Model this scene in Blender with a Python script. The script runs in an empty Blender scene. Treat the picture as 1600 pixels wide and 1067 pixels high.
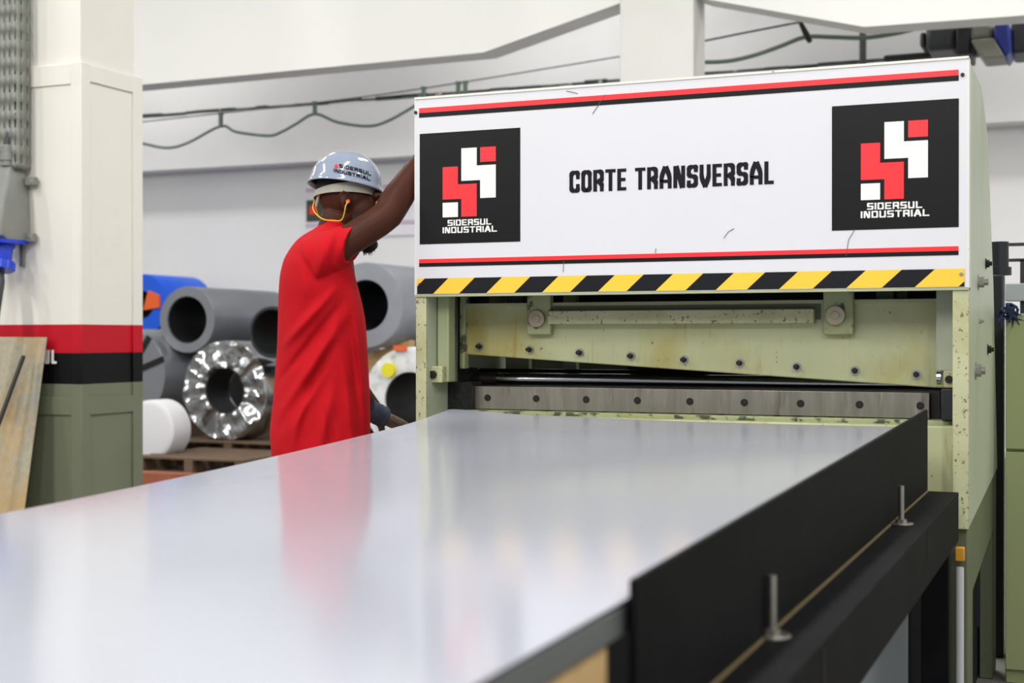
import bpy, bmesh, math, random
from mathutils import Vector as V, Matrix, noise
random.seed(4)
SC = bpy.context.scene
COL = SC.collection
# ------------------------------------------------------------------ camera
FPX, YAW, PIT = 2166.7, 0.400, -0.003
CP = V((2.052, -4.041, 1.19))
Fv = V((-math.sin(YAW)*math.cos(PIT), math.cos(YAW)*math.cos(PIT), math.sin(PIT)))
Rv = V((math.cos(YAW), math.sin(YAW), 0)); Uv = Rv.cross(Fv)
cam = bpy.data.cameras.new('camera'); camo = bpy.data.objects.new('camera', cam); COL.objects.link(camo)
camo.matrix_world = Matrix.Translation(CP) @ Matrix((Rv, Uv, -Fv)).transposed().to_4x4()
cam.sensor_width = 36; cam.lens = FPX/1600*36; cam.clip_start = 0.02
cam.dof.use_dof = True; cam.dof.focus_distance = 4.35; cam.dof.aperture_fstop = 3.7
SC.camera = camo
SC.view_settings.view_transform = 'Standard'; SC.view_settings.look = 'None'
SC.view_settings.gamma = 1; SC.view_settings.use_curve_mapping = False
SC.view_settings.exposure = 0.0
# ------------------------------------------------------------------ light
W = bpy.data.worlds.new('world'); SC.world = W; W.use_nodes = True
W.node_tree.nodes['Background'].inputs[0].default_value = (0.93, 0.96, 1.0, 1)
W.node_tree.nodes['Background'].inputs[1].default_value = 0.42
def area(x, y, z, sx, sy, p, rx=0, rz=0, col=(1, .985, .95)):
    l = bpy.data.lights.new('ceiling_lamp_light', 'AREA'); l.shape = 'RECTANGLE'; l.size = sx; l.size_y = sy
    l.energy = p; l.color = col
    o = bpy.data.objects.new('ceiling_lamp_light', l); o.location = (x, y, z); o.rotation_euler = (rx, 0, rz); COL.objects.link(o)
for lx in (-9, -4.2, 0.6, 5):
    for ly in (-7, -2.4, 3.0):
        area(lx, ly, 5.6, 0.35, 3.2, {-7: 235, -2.4: 115, 3.0: 182}[ly], rx={-7: .75, -2.4: .1, 3.0: .3}[ly])
for lx in (-9, -3, 3):
    area(lx, 8.9, 5.6, 3.0, 0.35, 72)
# ------------------------------------------------------------------ picture rays onto real planes
def ray(px, py): return Fv + Rv*((px-800)/FPX) - Uv*((py-533.5)/FPX)
def at(px, py, x=None, y=None, z=None, d=None):
    r = ray(px, py)
    if x is not None: t = (x-CP.x)/r.x
    elif y is not None: t = (y-CP.y)/r.y
    elif z is not None: t = (z-CP.z)/r.z
    else: t = d
    return CP + r*t
def xz(px, py, y):
    p = at(px, py, y=y); return (p.x, p.z)
# ------------------------------------------------------------------ materials
def lin(c):
    c = c/255
    return c/12.92 if c <= .04045 else ((c+.055)/1.055)**2.4
def rgb(r, g, b): return (lin(r), lin(g), lin(b), 1)
def mat(name, c, rough=.5, metal=0, spots=(), bump=0, bscale=60, coat=0, spec=.5, aniso=0, stretch=None, mix=0, mscale=3):
    m = bpy.data.materials.new(name); m.use_nodes = True; nt = m.node_tree; N = nt.nodes; L = nt.links
    b = N['Principled BSDF']; b.inputs['Roughness'].default_value = rough; b.inputs['Metallic'].default_value = metal
    b.inputs['Base Color'].default_value = rgb(*c); b.inputs['Coat Weight'].default_value = coat
    b.inputs['Specular IOR Level'].default_value = spec
    tc = N.new('ShaderNodeTexCoord'); out = tc.outputs['Object']
    if stretch:
        mp = N.new('ShaderNodeMapping'); mp.inputs['Scale'].default_value = stretch; L.new(out, mp.inputs[0]); st = mp.outputs[0]
    else: st = out
    cur = None
    if mix:
        n = N.new('ShaderNodeTexNoise'); n.inputs['Scale'].default_value = mscale; n.inputs['Detail'].default_value = 5; L.new(st, n.inputs['Vector'])
        r = N.new('ShaderNodeMapRange'); r.inputs['From Min'].default_value = .3; r.inputs['From Max'].default_value = .7
        r.inputs['To Min'].default_value = 1-mix; r.inputs['To Max'].default_value = 1+mix; L.new(n.outputs[0], r.inputs[0])
        mm = N.new('ShaderNodeMix'); mm.data_type = 'RGBA'; mm.blend_type = 'MULTIPLY'; mm.inputs['Factor'].default_value = 1
        mm.inputs['A'].default_value = rgb(*c); L.new(r.outputs[0], mm.inputs['B']); cur = mm.outputs['Result']
    for (sc, ss, lo, hi, amt, *strch) in spots:
        n = N.new('ShaderNodeTexNoise'); n.inputs['Scale'].default_value = ss; n.inputs['Detail'].default_value = 6; n.inputs['Roughness'].default_value = .6
        if strch:
            mp = N.new('ShaderNodeMapping'); mp.inputs['Scale'].default_value = strch[0]; mp.inputs['Location'].default_value = (ss*1.7, sc[0]*.1, 3); L.new(out, mp.inputs[0]); L.new(mp.outputs[0], n.inputs['Vector'])
        else: L.new(out, n.inputs['Vector'])
        r = N.new('ShaderNodeMapRange'); r.inputs['From Min'].default_value = lo; r.inputs['From Max'].default_value = hi; r.inputs['To Max'].default_value = amt
        L.new(n.outputs[0], r.inputs[0])
        x = N.new('ShaderNodeMix'); x.data_type = 'RGBA'; L.new(r.outputs[0], x.inputs['Factor'])
        if cur: L.new(cur, x.inputs['A'])
        else: x.inputs['A'].default_value = rgb(*c)
        x.inputs['B'].default_value = rgb(*sc); cur = x.outputs['Result']
    if cur: L.new(cur, b.inputs['Base Color'])
    if bump:
        n = N.new('ShaderNodeTexNoise'); n.inputs['Scale'].default_value = bscale; n.inputs['Detail'].default_value = 4; L.new(st, n.inputs['Vector'])
        bp = N.new('ShaderNodeBump'); bp.inputs['Strength'].default_value = bump; bp.inputs['Distance'].default_value = .01
        L.new(n.outputs[0], bp.inputs['Height']); L.new(bp.outputs[0], b.inputs['Normal'])
    return m
M = {}
OCH = (168, 150, 70); RUST = (110, 66, 36); BLK = (26, 24, 22)
M['wall'] = mat('white_wall_paint', (227, 227, 228), .8, mix=.02, mscale=.8, spots=[((196, 197, 198), .7, .58, .8, .35)])
M['beam'] = mat('white_beam_paint', (224, 224, 222), .8, mix=.015, mscale=1)
M['column'] = mat('off_white_column_paint', (212, 212, 208), .8, mix=.02)
M['floor'] = mat('grey_concrete_floor', (120, 118, 114), .6, mix=.1, mscale=2)
M['ceil'] = mat('white_ceiling_paint', (225, 226, 228), .8)
M['green'] = mat('pale_green_machine_paint', (168, 174, 136), .42, mix=.05, mscale=6, spots=[((160, 156, 92), 2.2, .55, .75, .55), (BLK, 46, .68, .72, .75)], bump=.05, bscale=40)
M['green_ram'] = mat('stained_green_machine_paint', (180, 184, 144), .38, mix=.08, mscale=5, spots=[((166, 152, 80), 1.9, .46, .60, .85, (1, 1, .7)), ((146, 116, 60), 11, .58, .70, .5, (3, 1, .3)), (BLK, 55, .66, .70, .8)], bump=.05, bscale=40)
M['green_chip'] = mat('chipped_green_machine_paint', (186, 188, 150), .45, mix=.05, mscale=8, spots=[((150, 142, 84), 3, .5, .65, .6), ((84, 62, 40), 85, .60, .64, .85)], bump=.1)
M['green_worn'] = mat('worn_green_paint_with_grease', (158, 166, 124), .42, mix=.08, mscale=8, spots=[((140, 132, 70), 5, .5, .7, .6), (BLK, 22, .55, .62, .85)], bump=.1)
M['green_side'] = mat('smooth_grey_green_paint', (176, 184, 162), .4, mix=.04, mscale=3, spots=[((150, 152, 120), 2.5, .55, .75, .5, (1, 1, .4)), (RUST, 30, .75, .77, .8)])
M['green_shaded'] = mat('shaded_green_base_paint', (92, 98, 76), .5, mix=.08, mscale=4, spots=[(BLK, 6, .58, .75, .5)])  # machine green made darker to carry the shadow on the base
M['green_cab'] = mat('cabinet_green_paint', (158, 168, 120), .4, mix=.03, mscale=2)
M['grease'] = mat('black_grease', (20, 21, 20), .35, mix=.3, mscale=20, bump=.3)
M['white'] = mat('white_enamel_panel', (214, 214, 219), .3, mix=.01, mscale=2, spots=[((205, 200, 186), 3, .66, .82, .35), ((120, 95, 70), 60, .77, .8, .6)], coat=.3)
M['rim'] = mat('aged_white_rim_paint', (222, 222, 212), .45, mix=.03, spots=[((120, 84, 60), 40, .66, .7, .7)])
M['sred'] = mat('red_vinyl', (236, 44, 52), .35, spots=[((200, 60, 60), 40, .7, .76, .5)])
M['sblk'] = mat('black_vinyl', (14, 12, 13), .4, spec=.25, mix=.08, mscale=9)
M['swht'] = mat('white_vinyl', (232, 232, 228), .4, mix=.02)
M['ink'] = mat('near_black_lettering', (18, 12, 22), .5, spec=.2)
M['yel'] = mat('yellow_hazard_tape', (250, 196, 58), .4, mix=.03, spots=[((150, 110, 50), 26, .68, .76, .7)])
M['hblk'] = mat('black_hazard_tape', (12, 14, 20), .4, spec=.3, spots=[((90, 88, 84), 50, .72, .76, .6)])
M['steel'] = mat('brushed_blade_steel', (150, 145, 134), .34, .75, mix=.16, mscale=3, stretch=(14, 1, 1.2), spots=[((82, 74, 64), 9, .55, .7, .6, (3, 1, .5)), ((190, 186, 176), 14, .6, .7, .5, (3, 1, .3))])
M['chrome'] = mat('polished_shaft_steel', (170, 172, 176), .18, 1, mix=.05)
M['zinc'] = mat('zinc_plated_steel', (176, 174, 166), .32, .9, mix=.1, mscale=30)
M['pin'] = mat('dull_pin_steel', (168, 158, 138), .4, .7, mix=.12, mscale=40)
M['bolt'] = mat('dark_oxide_steel', (46, 42, 42), .4, .6)
M['black'] = mat('black_painted_steel', (14, 14, 17), .7, mix=.2, mscale=5, spots=[((30, 29, 31), 7, .5, .75, .5)], spec=.1, bump=.05, bscale=20)
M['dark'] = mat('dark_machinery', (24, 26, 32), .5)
M['sheet'] = mat('satin_galvanised_sheet', (178, 182, 194), .13, .07, spec=.36, mix=.008, mscale=1)
M['tablegrey'] = mat('grey_table_steel', (108, 112, 112), .5, .3)
M['wood'] = mat('raw_pine', (202, 168, 116), .6, mix=.1, mscale=3, stretch=(1, 12, 12))
M['pallet'] = mat('weathered_pallet_wood', (98, 78, 60), .75, mix=.25, mscale=4, stretch=(1, 8, 8))
M['pallet2'] = mat('red_brown_pallet_wood', (150, 84, 58), .75, mix=.2, mscale=4)
M['skin'] = mat('dark_brown_skin', (70, 37, 26), .5, mix=.08, mscale=18, bump=.03, bscale=150, spec=.16)
M['hair'] = mat('black_hair', (14, 12, 12), .7, bump=.5, bscale=300)
M['shirt'] = mat('red_cotton', (184, 16, 28), .85, mix=.03, mscale=6, bump=.03, bscale=400, spec=.15)
M['denim'] = mat('dark_work_trousers', (34, 38, 52), .85)
M['boot'] = mat('black_leather', (24, 22, 22), .5)
M['glove'] = mat('grey_blue_knit_glove', (74, 82, 104), .9, mix=.15, mscale=60, bump=.5, bscale=220)
M['palm'] = mat('brown_rubberised_palm', (132, 112, 100), .8, mix=.25, mscale=90, bump=.6, bscale=200)
M['helmet'] = mat('glossy_grey_helmet_shell', (140, 150, 170), .14, coat=.8, mix=.01)
M['helmin'] = mat('dark_helmet_lining', (40, 42, 52), .5)
M['band'] = mat('off_white_suspension_band', (160, 158, 146), .5, mix=.15, mscale=20)
M['cord'] = mat('yellow_plastic_cord', (232, 190, 40), .35)
M['plug'] = mat('orange_foam_plug', (240, 96, 24), .6)
M['eye'] = mat('eye_white', (220, 214, 206), .2); M['iris'] = mat('dark_iris', (30, 18, 12), .2)
M['cream'] = mat('cream_pillar_paint', (230, 227, 219), .45, mix=.012, mscale=3, spots=[((214, 206, 190), 3, .6, .8, .5), ((120, 86, 60), 50, .76, .79, .8)])
M['pred'] = mat('red_pillar_band', (188, 12, 34), .5, spec=.25, spots=[((120, 40, 34), 22, .66, .7, .7)])
M['pblk'] = mat('black_pillar_band', (8, 8, 11), .5, spec=.2)
M['pgrn'] = mat('grey_green_pillar_base', (108, 114, 92), .5, mix=.04, mscale=4, spots=[((180, 184, 164), 40, .76, .78, .7)])
M['galv'] = mat('weathered_galvanised_plate', (176, 168, 146), .5, .35, mix=.12, mscale=30, spots=[((196, 160, 104), 2.4, .45, .65, .7), ((128, 142, 146), 3.4, .55, .68, .7, (2, 1, .5)), ((120, 84, 58), 60, .64, .7, .6)])
M['tray'] = mat('grey_galvanised_tray', (128, 130, 124), .5, .4, mix=.05, mscale=8)
M['sock'] = mat('grey_socket_plastic', (128, 130, 126), .4, mix=.04, mscale=10)
M['blue'] = mat('blue_plastic', (22, 60, 200), .35)
M['rubber'] = mat('dark_rubber_cable', (52, 54, 58), .5)
M['greenc'] = mat('green_wire', (30, 170, 80), .4)
M['wirec'] = mat('green_grey_cable', (98, 112, 102), .6)
M['wire'] = mat('thin_grey_wire', (90, 90, 92), .5)
M['coil'] = mat('grey_steel_coil', (138, 142, 148), .36, .55, mix=.03)
M['coil_l'] = mat('light_grey_steel_coil', (150, 154, 162), .38, .4, mix=.04, mscale=8)
M['coil_d'] = mat('dark_coil_and_shade_fill', (54, 56, 60), .4, .4, mix=.1)  # dark coil steel; also colours the added coils that stand for shade
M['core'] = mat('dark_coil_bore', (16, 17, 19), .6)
M['foil'] = mat('crinkled_foil_wrap', (188, 190, 192), .18, .95, mix=.15, mscale=5)
M['bluew'] = mat('blue_coil_wrap', (20, 88, 214), .4, mix=.05)
M['orange'] = mat('orange_label', (226, 96, 40), .5)
M['plast'] = mat('white_wrapping_film', (222, 224, 226), .35, mix=.04, spots=[((150, 152, 150), 9, .55, .7, .6)])
M['paperw'] = mat('smooth_white_wrap', (214, 214, 218), .5)
M['yelp'] = mat('yellow_sticker', (226, 216, 40), .5)
M['poster'] = mat('pale_lilac_poster', (224, 222, 230), .5, mix=.02)
M['posterl'] = mat('lilac_poster_line', (196, 176, 196), .5)
M['olive'] = mat('dark_olive_print', (52, 60, 44), .5)
M['mould'] = mat('black_mould_strip', (52, 60, 58), .9, mix=.5, mscale=9, spots=[((190, 190, 190), 6, .58, .66, .8)])
M['hoistg'] = mat('grey_hoist_paint', (132, 132, 122), .5, mix=.05)
M['hoistd'] = mat('dark_hoist_motor', (58, 60, 64), .5, mix=.2, mscale=9)
M['hoistb'] = mat('blue_hoist_paint', (24, 44, 140), .4)
M['amber'] = mat('amber_bracket', (206, 150, 40), .4)
M['foam'] = mat('dull_ochre_foam', (118, 102, 66), .8)
M['tube'] = mat('pale_grey_tube', (200, 202, 206), .3)
M['pvc'] = mat('grey_back_panel', (150, 158, 160), .5, mix=.03)
M['bluerag'] = mat('navy_rag', (34, 46, 78), .9, mix=.3, mscale=40, bump=.6)
# ------------------------------------------------------------------ mesh builder
class MB:
    def __init__(s): s.v = []; s.f = []; s.m = []; s.cm = 0
    def add(s, vs, fs):
        b = len(s.v); s.v += [tuple(p) for p in vs]; s.f += [tuple(b+i for i in f) for f in fs]; s.m += [s.cm]*len(fs); return s
    def box(s, x0, x1, y0, y1, z0, z1):
        vs = [(x, y, z) for x in (x0, x1) for y in (y0, y1) for z in (z0, z1)]
        return s.add(vs, [(0, 1, 3, 2), (4, 6, 7, 5), (0, 4, 5, 1), (2, 3, 7, 6), (0, 2, 6, 4), (1, 5, 7, 3)])
    def pris(s, A, B):
        n = len(A); return s.add(list(A)+list(B), [tuple(range(n))[::-1], tuple(range(n, 2*n))]+[(i, (i+1) % n, n+(i+1) % n, n+i) for i in range(n)])
    def pxz(s, pts, y0, y1): return s.pris([(x, y0, z) for x, z in pts], [(x, y1, z) for x, z in pts])
    def pyz(s, pts, x0, x1): return s.pris([(x0, y, z) for y, z in pts], [(x1, y, z) for y, z in pts])
    def pxy(s, pts, z0, z1): return s.pris([(x, y, z0) for x, y in pts], [(x, y, z1) for x, y in pts])
    def loft(s, rings, closed=False):
        n = len(rings[0]); b = len(s.v); vs = [p for r in rings for p in r]; fs = []
        for k in range(len(rings)-1):
            for i in range(n):
                j = (i+1) % n; fs.append((k*n+i, k*n+j, (k+1)*n+j, (k+1)*n+i))
        if closed: fs.append(tuple(range(n))[::-1]); fs.append(tuple(range((len(rings)-1)*n, len(rings)*n)))
        return s.add(vs, fs)
    def tube(s, pts, rad, seg=16, up=None, flat=1.0):
        pts = [V(p) for p in pts]; n = len(pts)
        if not hasattr(rad, '__len__'): rad = [rad]*n
        rings = []; prev = None
        for i, p in enumerate(pts):
            t = (pts[min(i+1, n-1)]-pts[max(i-1, 0)]).normalized()
            if prev is None:
                a = V(up) if up is not None else (V((0, 0, 1)) if abs(t.z) < .9 else V((1, 0, 0)))
            else: a = prev
            a = (a-t*a.dot(t)).normalized(); prev = a; b = t.cross(a)
            r = rad[i]
            rings.append([p+a*(math.cos(q)*r)+b*(math.sin(q)*r*flat) for q in [2*math.pi*k/seg for k in range(seg)]])
        return s.loft(rings, True)
    def cyl(s, p0, p1, r, seg=24, r2=None): return s.tube([p0, p1], [r, r if r2 is None else r2], seg)
    def ring(s, c, ax, ro, ri, h, seg=48):     # thick annulus from c along ax
        c = V(c); ax = V(ax).normalized(); a = ax.orthogonal().normalized(); b = ax.cross(a); R = []
        for (r, t) in ((ri, 0), (ro, 0), (ro, h), (ri, h), (ri, 0)):
            R.append([c+ax*t+a*math.cos(q)*r+b*math.sin(q)*r for q in [2*math.pi*k/seg for k in range(seg)]])
        return s.loft(R)
    def ell(s, c, r, ax=None, seg=20, rg=12):
        c = V(c); A = ax or (V((1, 0, 0)), V((0, 1, 0)), V((0, 0, 1))); rings = []
        for k in range(rg+1):
            t = math.pi*(k+.02)/(rg+.04)
            rings.append([c+A[0]*(r[0]*math.sin(t)*math.cos(q))+A[1]*(r[1]*math.sin(t)*math.sin(q))+A[2]*(r[2]*math.cos(t)) for q in [2*math.pi*i/seg for i in range(seg)]])
        return s.loft(rings, True)
    def mesh(s, name, mats):
        me = bpy.data.meshes.new(name); me.from_pydata(s.v, [], s.f)
        for m in (mats if isinstance(mats, (list, tuple)) else [mats]): me.materials.append(M[m])
        for p, i in zip(me.polygons, s.m): p.material_index = i
        bm = bmesh.new(); bm.from_mesh(me); bmesh.ops.recalc_face_normals(bm, faces=bm.faces); bm.to_mesh(me); bm.free()
        me.shade_smooth(); me.set_sharp_from_angle(angle=math.radians(38)); return me
LOC = {}
def tag(o, label=None, cat=None, group=None, kind=None):
    if label: o['label'] = label
    if cat: o['category'] = cat
    if group: o['group'] = group
    if kind: o['kind'] = kind
    return o
def thing(name, loc, label, cat, group=None):
    o = bpy.data.objects.new(name, None); COL.objects.link(o); o.location = loc; o.empty_display_size = .1
    LOC[o] = V(loc); return tag(o, label, cat, group)
def obj(name, mb, m, parent=None, bevel=0, loc=None, label=None, seg=2):
    me = mb if isinstance(mb, bpy.types.Mesh) else mb.mesh(name, m)
    o = bpy.data.objects.new(name, me); COL.objects.link(o)
    if parent: o.parent = parent
    if loc is not None: o.location = V(loc)-(LOC.get(parent, V((0, 0, 0))) if parent else V((0, 0, 0)))
    elif parent in LOC: o.location = -LOC[parent]
    if bevel:
        b = o.modifiers.new('bevel', 'BEVEL'); b.width = bevel; b.segments = seg; b.limit_method = 'ANGLE'; b.angle_limit = math.radians(40)
    if label: o['label'] = label
    return o
def struct(name, mb, m, **k):
    o = obj(name, mb, m, **k); o['kind'] = 'structure'; return o
def remesh(o, vox, smooth=2):
    r = o.modifiers.new('remesh', 'REMESH'); r.mode = 'VOXEL'; r.voxel_size = vox; r.use_smooth_shade = True
    if smooth:
        s = o.modifiers.new('smooth', 'SMOOTH'); s.factor = .5; s.iterations = smooth
def cr(P, t):
    n = len(P)-1; k = min(int(t*n), n-1); u = t*n-k
    p0, p1, p2, p3 = P[max(k-1, 0)], P[k], P[k+1], P[min(k+2, n)]
    return ((p1*2)+(p2-p0)*u+(p0*2-p1*5+p2*4-p3)*u*u+(p1*3-p0-p2*3+p3)*u**3)*.5
# ------------------------------------------------------------------ lettering
def fillet(pts, flags, r, closed=False):
    out = []; n = len(pts)
    for i, p in enumerate(pts):
        if flags[i] and (closed or 0 < i < n-1):
            a, b, c = V(pts[i-1]), V(p), V(pts[(i+1) % n]); d1 = (a-b); d2 = (c-b)
            q = min(r, d1.length*.5, d2.length*.5); s, e = b+d1.normalized()*q, b+d2.normalized()*q
            for k in range(6):
                t = k/5; out.append((s*(1-t)**2+b*2*t*(1-t)+e*t*t, 1))
        else: out.append((V(p), 0))
    if closed: out.append(out[0])
    return out
GL = {
 'C': [([(1, .74), (1, 1), (0, 1), (0, 0), (1, 0), (1, .26)], '011110')],
 'O': [([(0, 0), (0, 1), (1, 1), (1, 0)], '1111c')],
 'R': [([(0, 0), (0, 1), (1, 1), (1, .46), (0, .46)], '00110'), ([(.5, .46), (1, .3), (1, 0)], '010')],
 'T': [([(0, 1), (1, 1)], '00'), ([(.5, 1), (.5, 0)], '00')],
 'E': [([(1, 1), (0, 1), (0, 0), (1, 0)], '0000'), ([(0, .5), (.85, .5)], '00')],
 'A': [([(0, 0), (0, .55), (.4, 1), (.6, 1), (1, .55), (1, 0)], '010010'), ([(0, .3), (1, .3)], '00')],
 'a': [([(0, 0), (.42, 1), (.58, 1), (1, 0)], '0000'), ([(.2, .3), (.8, .3)], '00')],
 'N': [([(0, 0), (0, 1), (.2, 1), (.8, 0), (1, 0), (1, 1)], '000000')],
 'S': [([(1, .82), (1, 1), (0, 1), (0, .5), (1, .5), (1, 0), (0, 0), (0, .18)], '01111110')],
 's': [([(1, 1), (0, 1), (0, .5), (1, .5), (1, 0), (0, 0)], '011110')],
 'V': [([(0, 1), (0, .4), (.45, 0), (.55, 0), (1, .4), (1, 1)], '010010')],
 'L': [([(0, 1), (0, 0), (1, 0)], '000')],
 'I': [([(0, 0), (0, 1)], '00')],
 'D': [([(0, 0), (0, 1), (1, 1), (1, 0), (0, 0)], '00110')],
 'U': [([(0, 1), (0, 0), (1, 0), (1, 1)], '0110')],
}
def text(mb, s, place, x0, x1, h, t, rr=.3, gap=.35, wl=None, th=None, sub=0, only=None):
    """letters between x0..x1, height h, stroke t; place(u, v, w) maps to 3D; w = 0 back, 1 front"""
    th = th or t
    wl = wl or {}; ki = 0
    wid = [(wl.get(c, 1)) for c in s]; g = gap
    tot = sum(wid)+g*(len(s)-1); k = (x1-x0)/tot; x = x0
    for ci, (c, w) in enumerate(zip(s, wid)):
        W_ = w*k
        if c != ' ' and (only is None or only[0] <= ci < only[1]):
            for pts, fl in GL[c]:
                cl = fl.endswith('c')
                P = [(x+t/2+u*(W_-t), th/2+v*(h-th)) for u, v in pts]
                if c == 'I': P = [(x+W_/2, th/2+v*(h-th)) for u, v in pts]
                f = fillet(P, [int(q) for q in fl.replace('c', '')], rr*min(h, W_), cl)
                for (a, fa), (b, fb) in zip(f, f[1:]):
                    d = (b-a)
                    if d.length < 1e-7: continue
                    d.normalize(); ext = t/2
                    hw = (abs(d.x)*th+abs(d.y)*t)/2
                    A = a-d*(ext*(.4 if fa else 1)); B = b+d*(ext*(.4 if fb else 1)); n = V((-d.y, d.x))*hw
                    A.y = min(max(A.y, 0), h); B.y = min(max(B.y, 0), h)
                    ns = max(1, int((B-A).length/sub)) if sub else 1
                    for q in range(ns):
                        p0 = A+(B-A)*(q/ns); p1 = A+(B-A)*((q+1)/ns)
                        qd = [p0-n, p1-n, p1+n, p0+n]; ki += 1; wf = 1+.03*(ki % 7)
                        mb.pris([place(z.x, z.y, wf) for z in qd], [place(z.x, z.y, 0) for z in qd])
        x += W_+g*k
    return mb

# ================================================================== THE SETTING
YW = 10.5
struct('floor', MB().box(-16, 9, -12, YW, -.1, 0), 'floor')
wb = MB(); wb.box(-16, 9, YW, YW+.2, 0, 6.2)
struct('wall_back', wb, 'wall')
struct('wall_left', MB().box(-16.2, -16, -12, YW, 0, 6.2), 'wall')
struct('wall_right', MB().box(9, 9.2, -12, YW, 0, 6.2), 'wall')
struct('ceiling', MB().box(-16, 9, -12, YW, 6.2, 6.3), 'ceil')
# protruding tie beam on the back wall
struct('trim_1', MB().box(-16, 9, YW-.3, YW, 3.27, 3.96), 'wall', bevel=.01)
ms = MB(); rr = random.Random(2); x = -16
while x < 9:
    w = rr.uniform(.1, .4); hh = rr.uniform(.012, .03); ms.box(x, x+w, YW-.31, YW-.04, 3.96-rr.uniform(0, .018), 3.96+hh); x += w
struct('trim_2', ms, 'mould')
# haunched girders and column
YB = 7.5; DB = .3
def girder(pts, n):
    P = [xz(px, py, YB) for px, py in pts]
    struct(n, MB().pxz([(P[0][0], 6.2)]+P+[(P[-1][0], 6.2)], YB, YB+DB), 'beam')
girder([(-600, 222), (225, 132), (755, 82), (968, 5), (1000, -3)], 'trim_3')
girder([(1086, -7), (1100, -2), (1350, 42), (1600, 24), (2200, -20)], 'trim_4')
cx0, cx1 = xz(970, 50, YB)[0], xz(1085, 50, YB)[0]
struct('trim_5', MB().box(cx0, cx1, YB-.03, YB+DB+.05, 0, 6.2), 'column', bevel=.01)

# ------------------------------------------------------------------ near pillar
PX, PY = -3.215, 2.2
pil = thing('pillar', (PX-.6, PY+.27, 0), 'cream metal-clad concrete pillar with red and black bands and green base, behind the sheet at left', 'pillar')
LOCp = (PX, PY)
def pband(z0, z1, m, nm, off=.0):
    mb = MB(); X0 = PX-1.2
    mb.box(X0, PX-.012, PY+.012, PY+.53, z0, z1)
    # raised edge straps of the cladding
    for (a, b) in ((PX-.075, PX-.012),): mb.box(a, b, PY, PY+.012, z0, z1); mb.box(PX-.012, PX, PY, PY+.075, z0, z1)
    mb.box(PX-.012, PX, PY+.455, PY+.543, z0, z1); mb.box(X0, X0+.075, PY, PY+.012, z0, z1)
    return obj(nm, mb, m, pil, bevel=.002)
pband(1.262, 2.74, 'cream', 'upper_cladding'); pband(1.1, 1.262, 'pred', 'red_band'); pband(.925, 1.1, 'pblk', 'black_band'); pband(0, .925, 'pgrn', 'green_base')
h = MB(); h.box(PX-1.125, PX-.075, PY, PY+.012, 2.62, 2.735); h.box(PX-.012, PX, PY+.075, PY+.455, 2.64, 2.735)
obj('cross_strap', h, 'cream', pil, bevel=.002)
h = MB(); h.box(PX-1.125, PX-.075, PY, PY+.012, .75, .85); h.box(PX-.012, PX, PY+.075, PY+.455, .75, .85)
obj('cross_strap', h, 'pgrn', pil, bevel=.002)
obj('shaft', MB().box(PX-1.17, PX-.03, PY+.03, PY+.5, 2.74, 6.2), 'cream', pil)
tl = MB()
p0 = at(70, 568, y=PY); text(tl, 'UL', lambda u, v, w: (p0.x+u, PY+.001-.004*w+.0, p0.z+v), 0, .085, .078, .014, rr=.3, gap=.5)
obj('stencil_lettering', tl, 'swht', pil, label='white stencilled letters on the black band')
def screwhead(nm, c, ax, r, h, m, parent, **k): return obj(nm, MB().cyl((0, 0, 0), V(ax)*h, r, 16), m, parent, loc=c, bevel=r*.15, **k)

# ------------------------------------------------------------------ cable tray
tx = at(28, 150, y=2.09).x
tray = thing('cable_tray', (tx-.1, 2.1, 1.9), 'vertical grey perforated cable tray fixed to the cream pillar', 'cable tray')
def perf(us, vs, holes, place):
    mb = MB(); idx = {}
    for i, u in enumerate(us):
        for j, v in enumerate(vs): idx[i, j] = len(mb.v); mb.v.append(tuple(place(u, v)))
    for i in range(len(us)-1):
        for j in range(len(vs)-1):
            if (i, j) in holes: continue
            mb.f.append((idx[i, j], idx[i+1, j], idx[i+1, j+1], idx[i, j+1])); mb.m.append(0)
    return mb
ZTB = at(28, 263, y=2.1).z; zs = [ZTB]; hz = set(); z = ZTB+.03; dz = .1
while z < 3.5: zs += [z, z+.047]; z += dz
zs.append(3.65)
def ucols(w, n, sw):
    us = [0]; st = w/n
    for k in range(n): us += [k*st+st/2-sw/2, k*st+st/2+sw/2]
    return us+[w]
us = ucols(.28, 7, .012)
holes = {(i, j) for i in range(1, len(us)-1, 2) for j in range(1, len(zs)-1, 2)}
o = obj('perforated_web', perf(us, zs, holes, lambda u, v: (tx-u, 2.09, v)), 'tray', tray); s_ = o.modifiers.new('s', 'SOLIDIFY'); s_.thickness = .002; s_.offset = 0
us = ucols(.1, 2, .012)
holes = {(i, j) for i in range(1, len(us)-1, 2) for j in range(1, len(zs)-1, 2)}
o = obj('side_flange', perf(us, zs, holes, lambda u, v: (tx, 2.09+u, v)), 'tray', tray); s_ = o.modifiers.new('s', 'SOLIDIFY'); s_.thickness = .002; s_.offset = 0
o = obj('side_flange', MB().box(tx-.282, tx-.28, 2.09, 2.19, ZTB, 3.65), 'tray', tray)
p = at(22, 176, y=2.085); screwhead('screw', (p.x, 2.09, p.z), (0, -1, 0), .009, .006, 'zinc', tray)
tag(obj('wire', MB().tube([(tx-.03, 2.14, 3.6), (tx-.02, 2.15, 2.7), (tx-.03, 2.13, 2.3), (tx-.06, 2.12, 2.06)], .006, 8), 'greenc'), 'thin green wire running down inside the perforated cable tray', 'wire')

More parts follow.
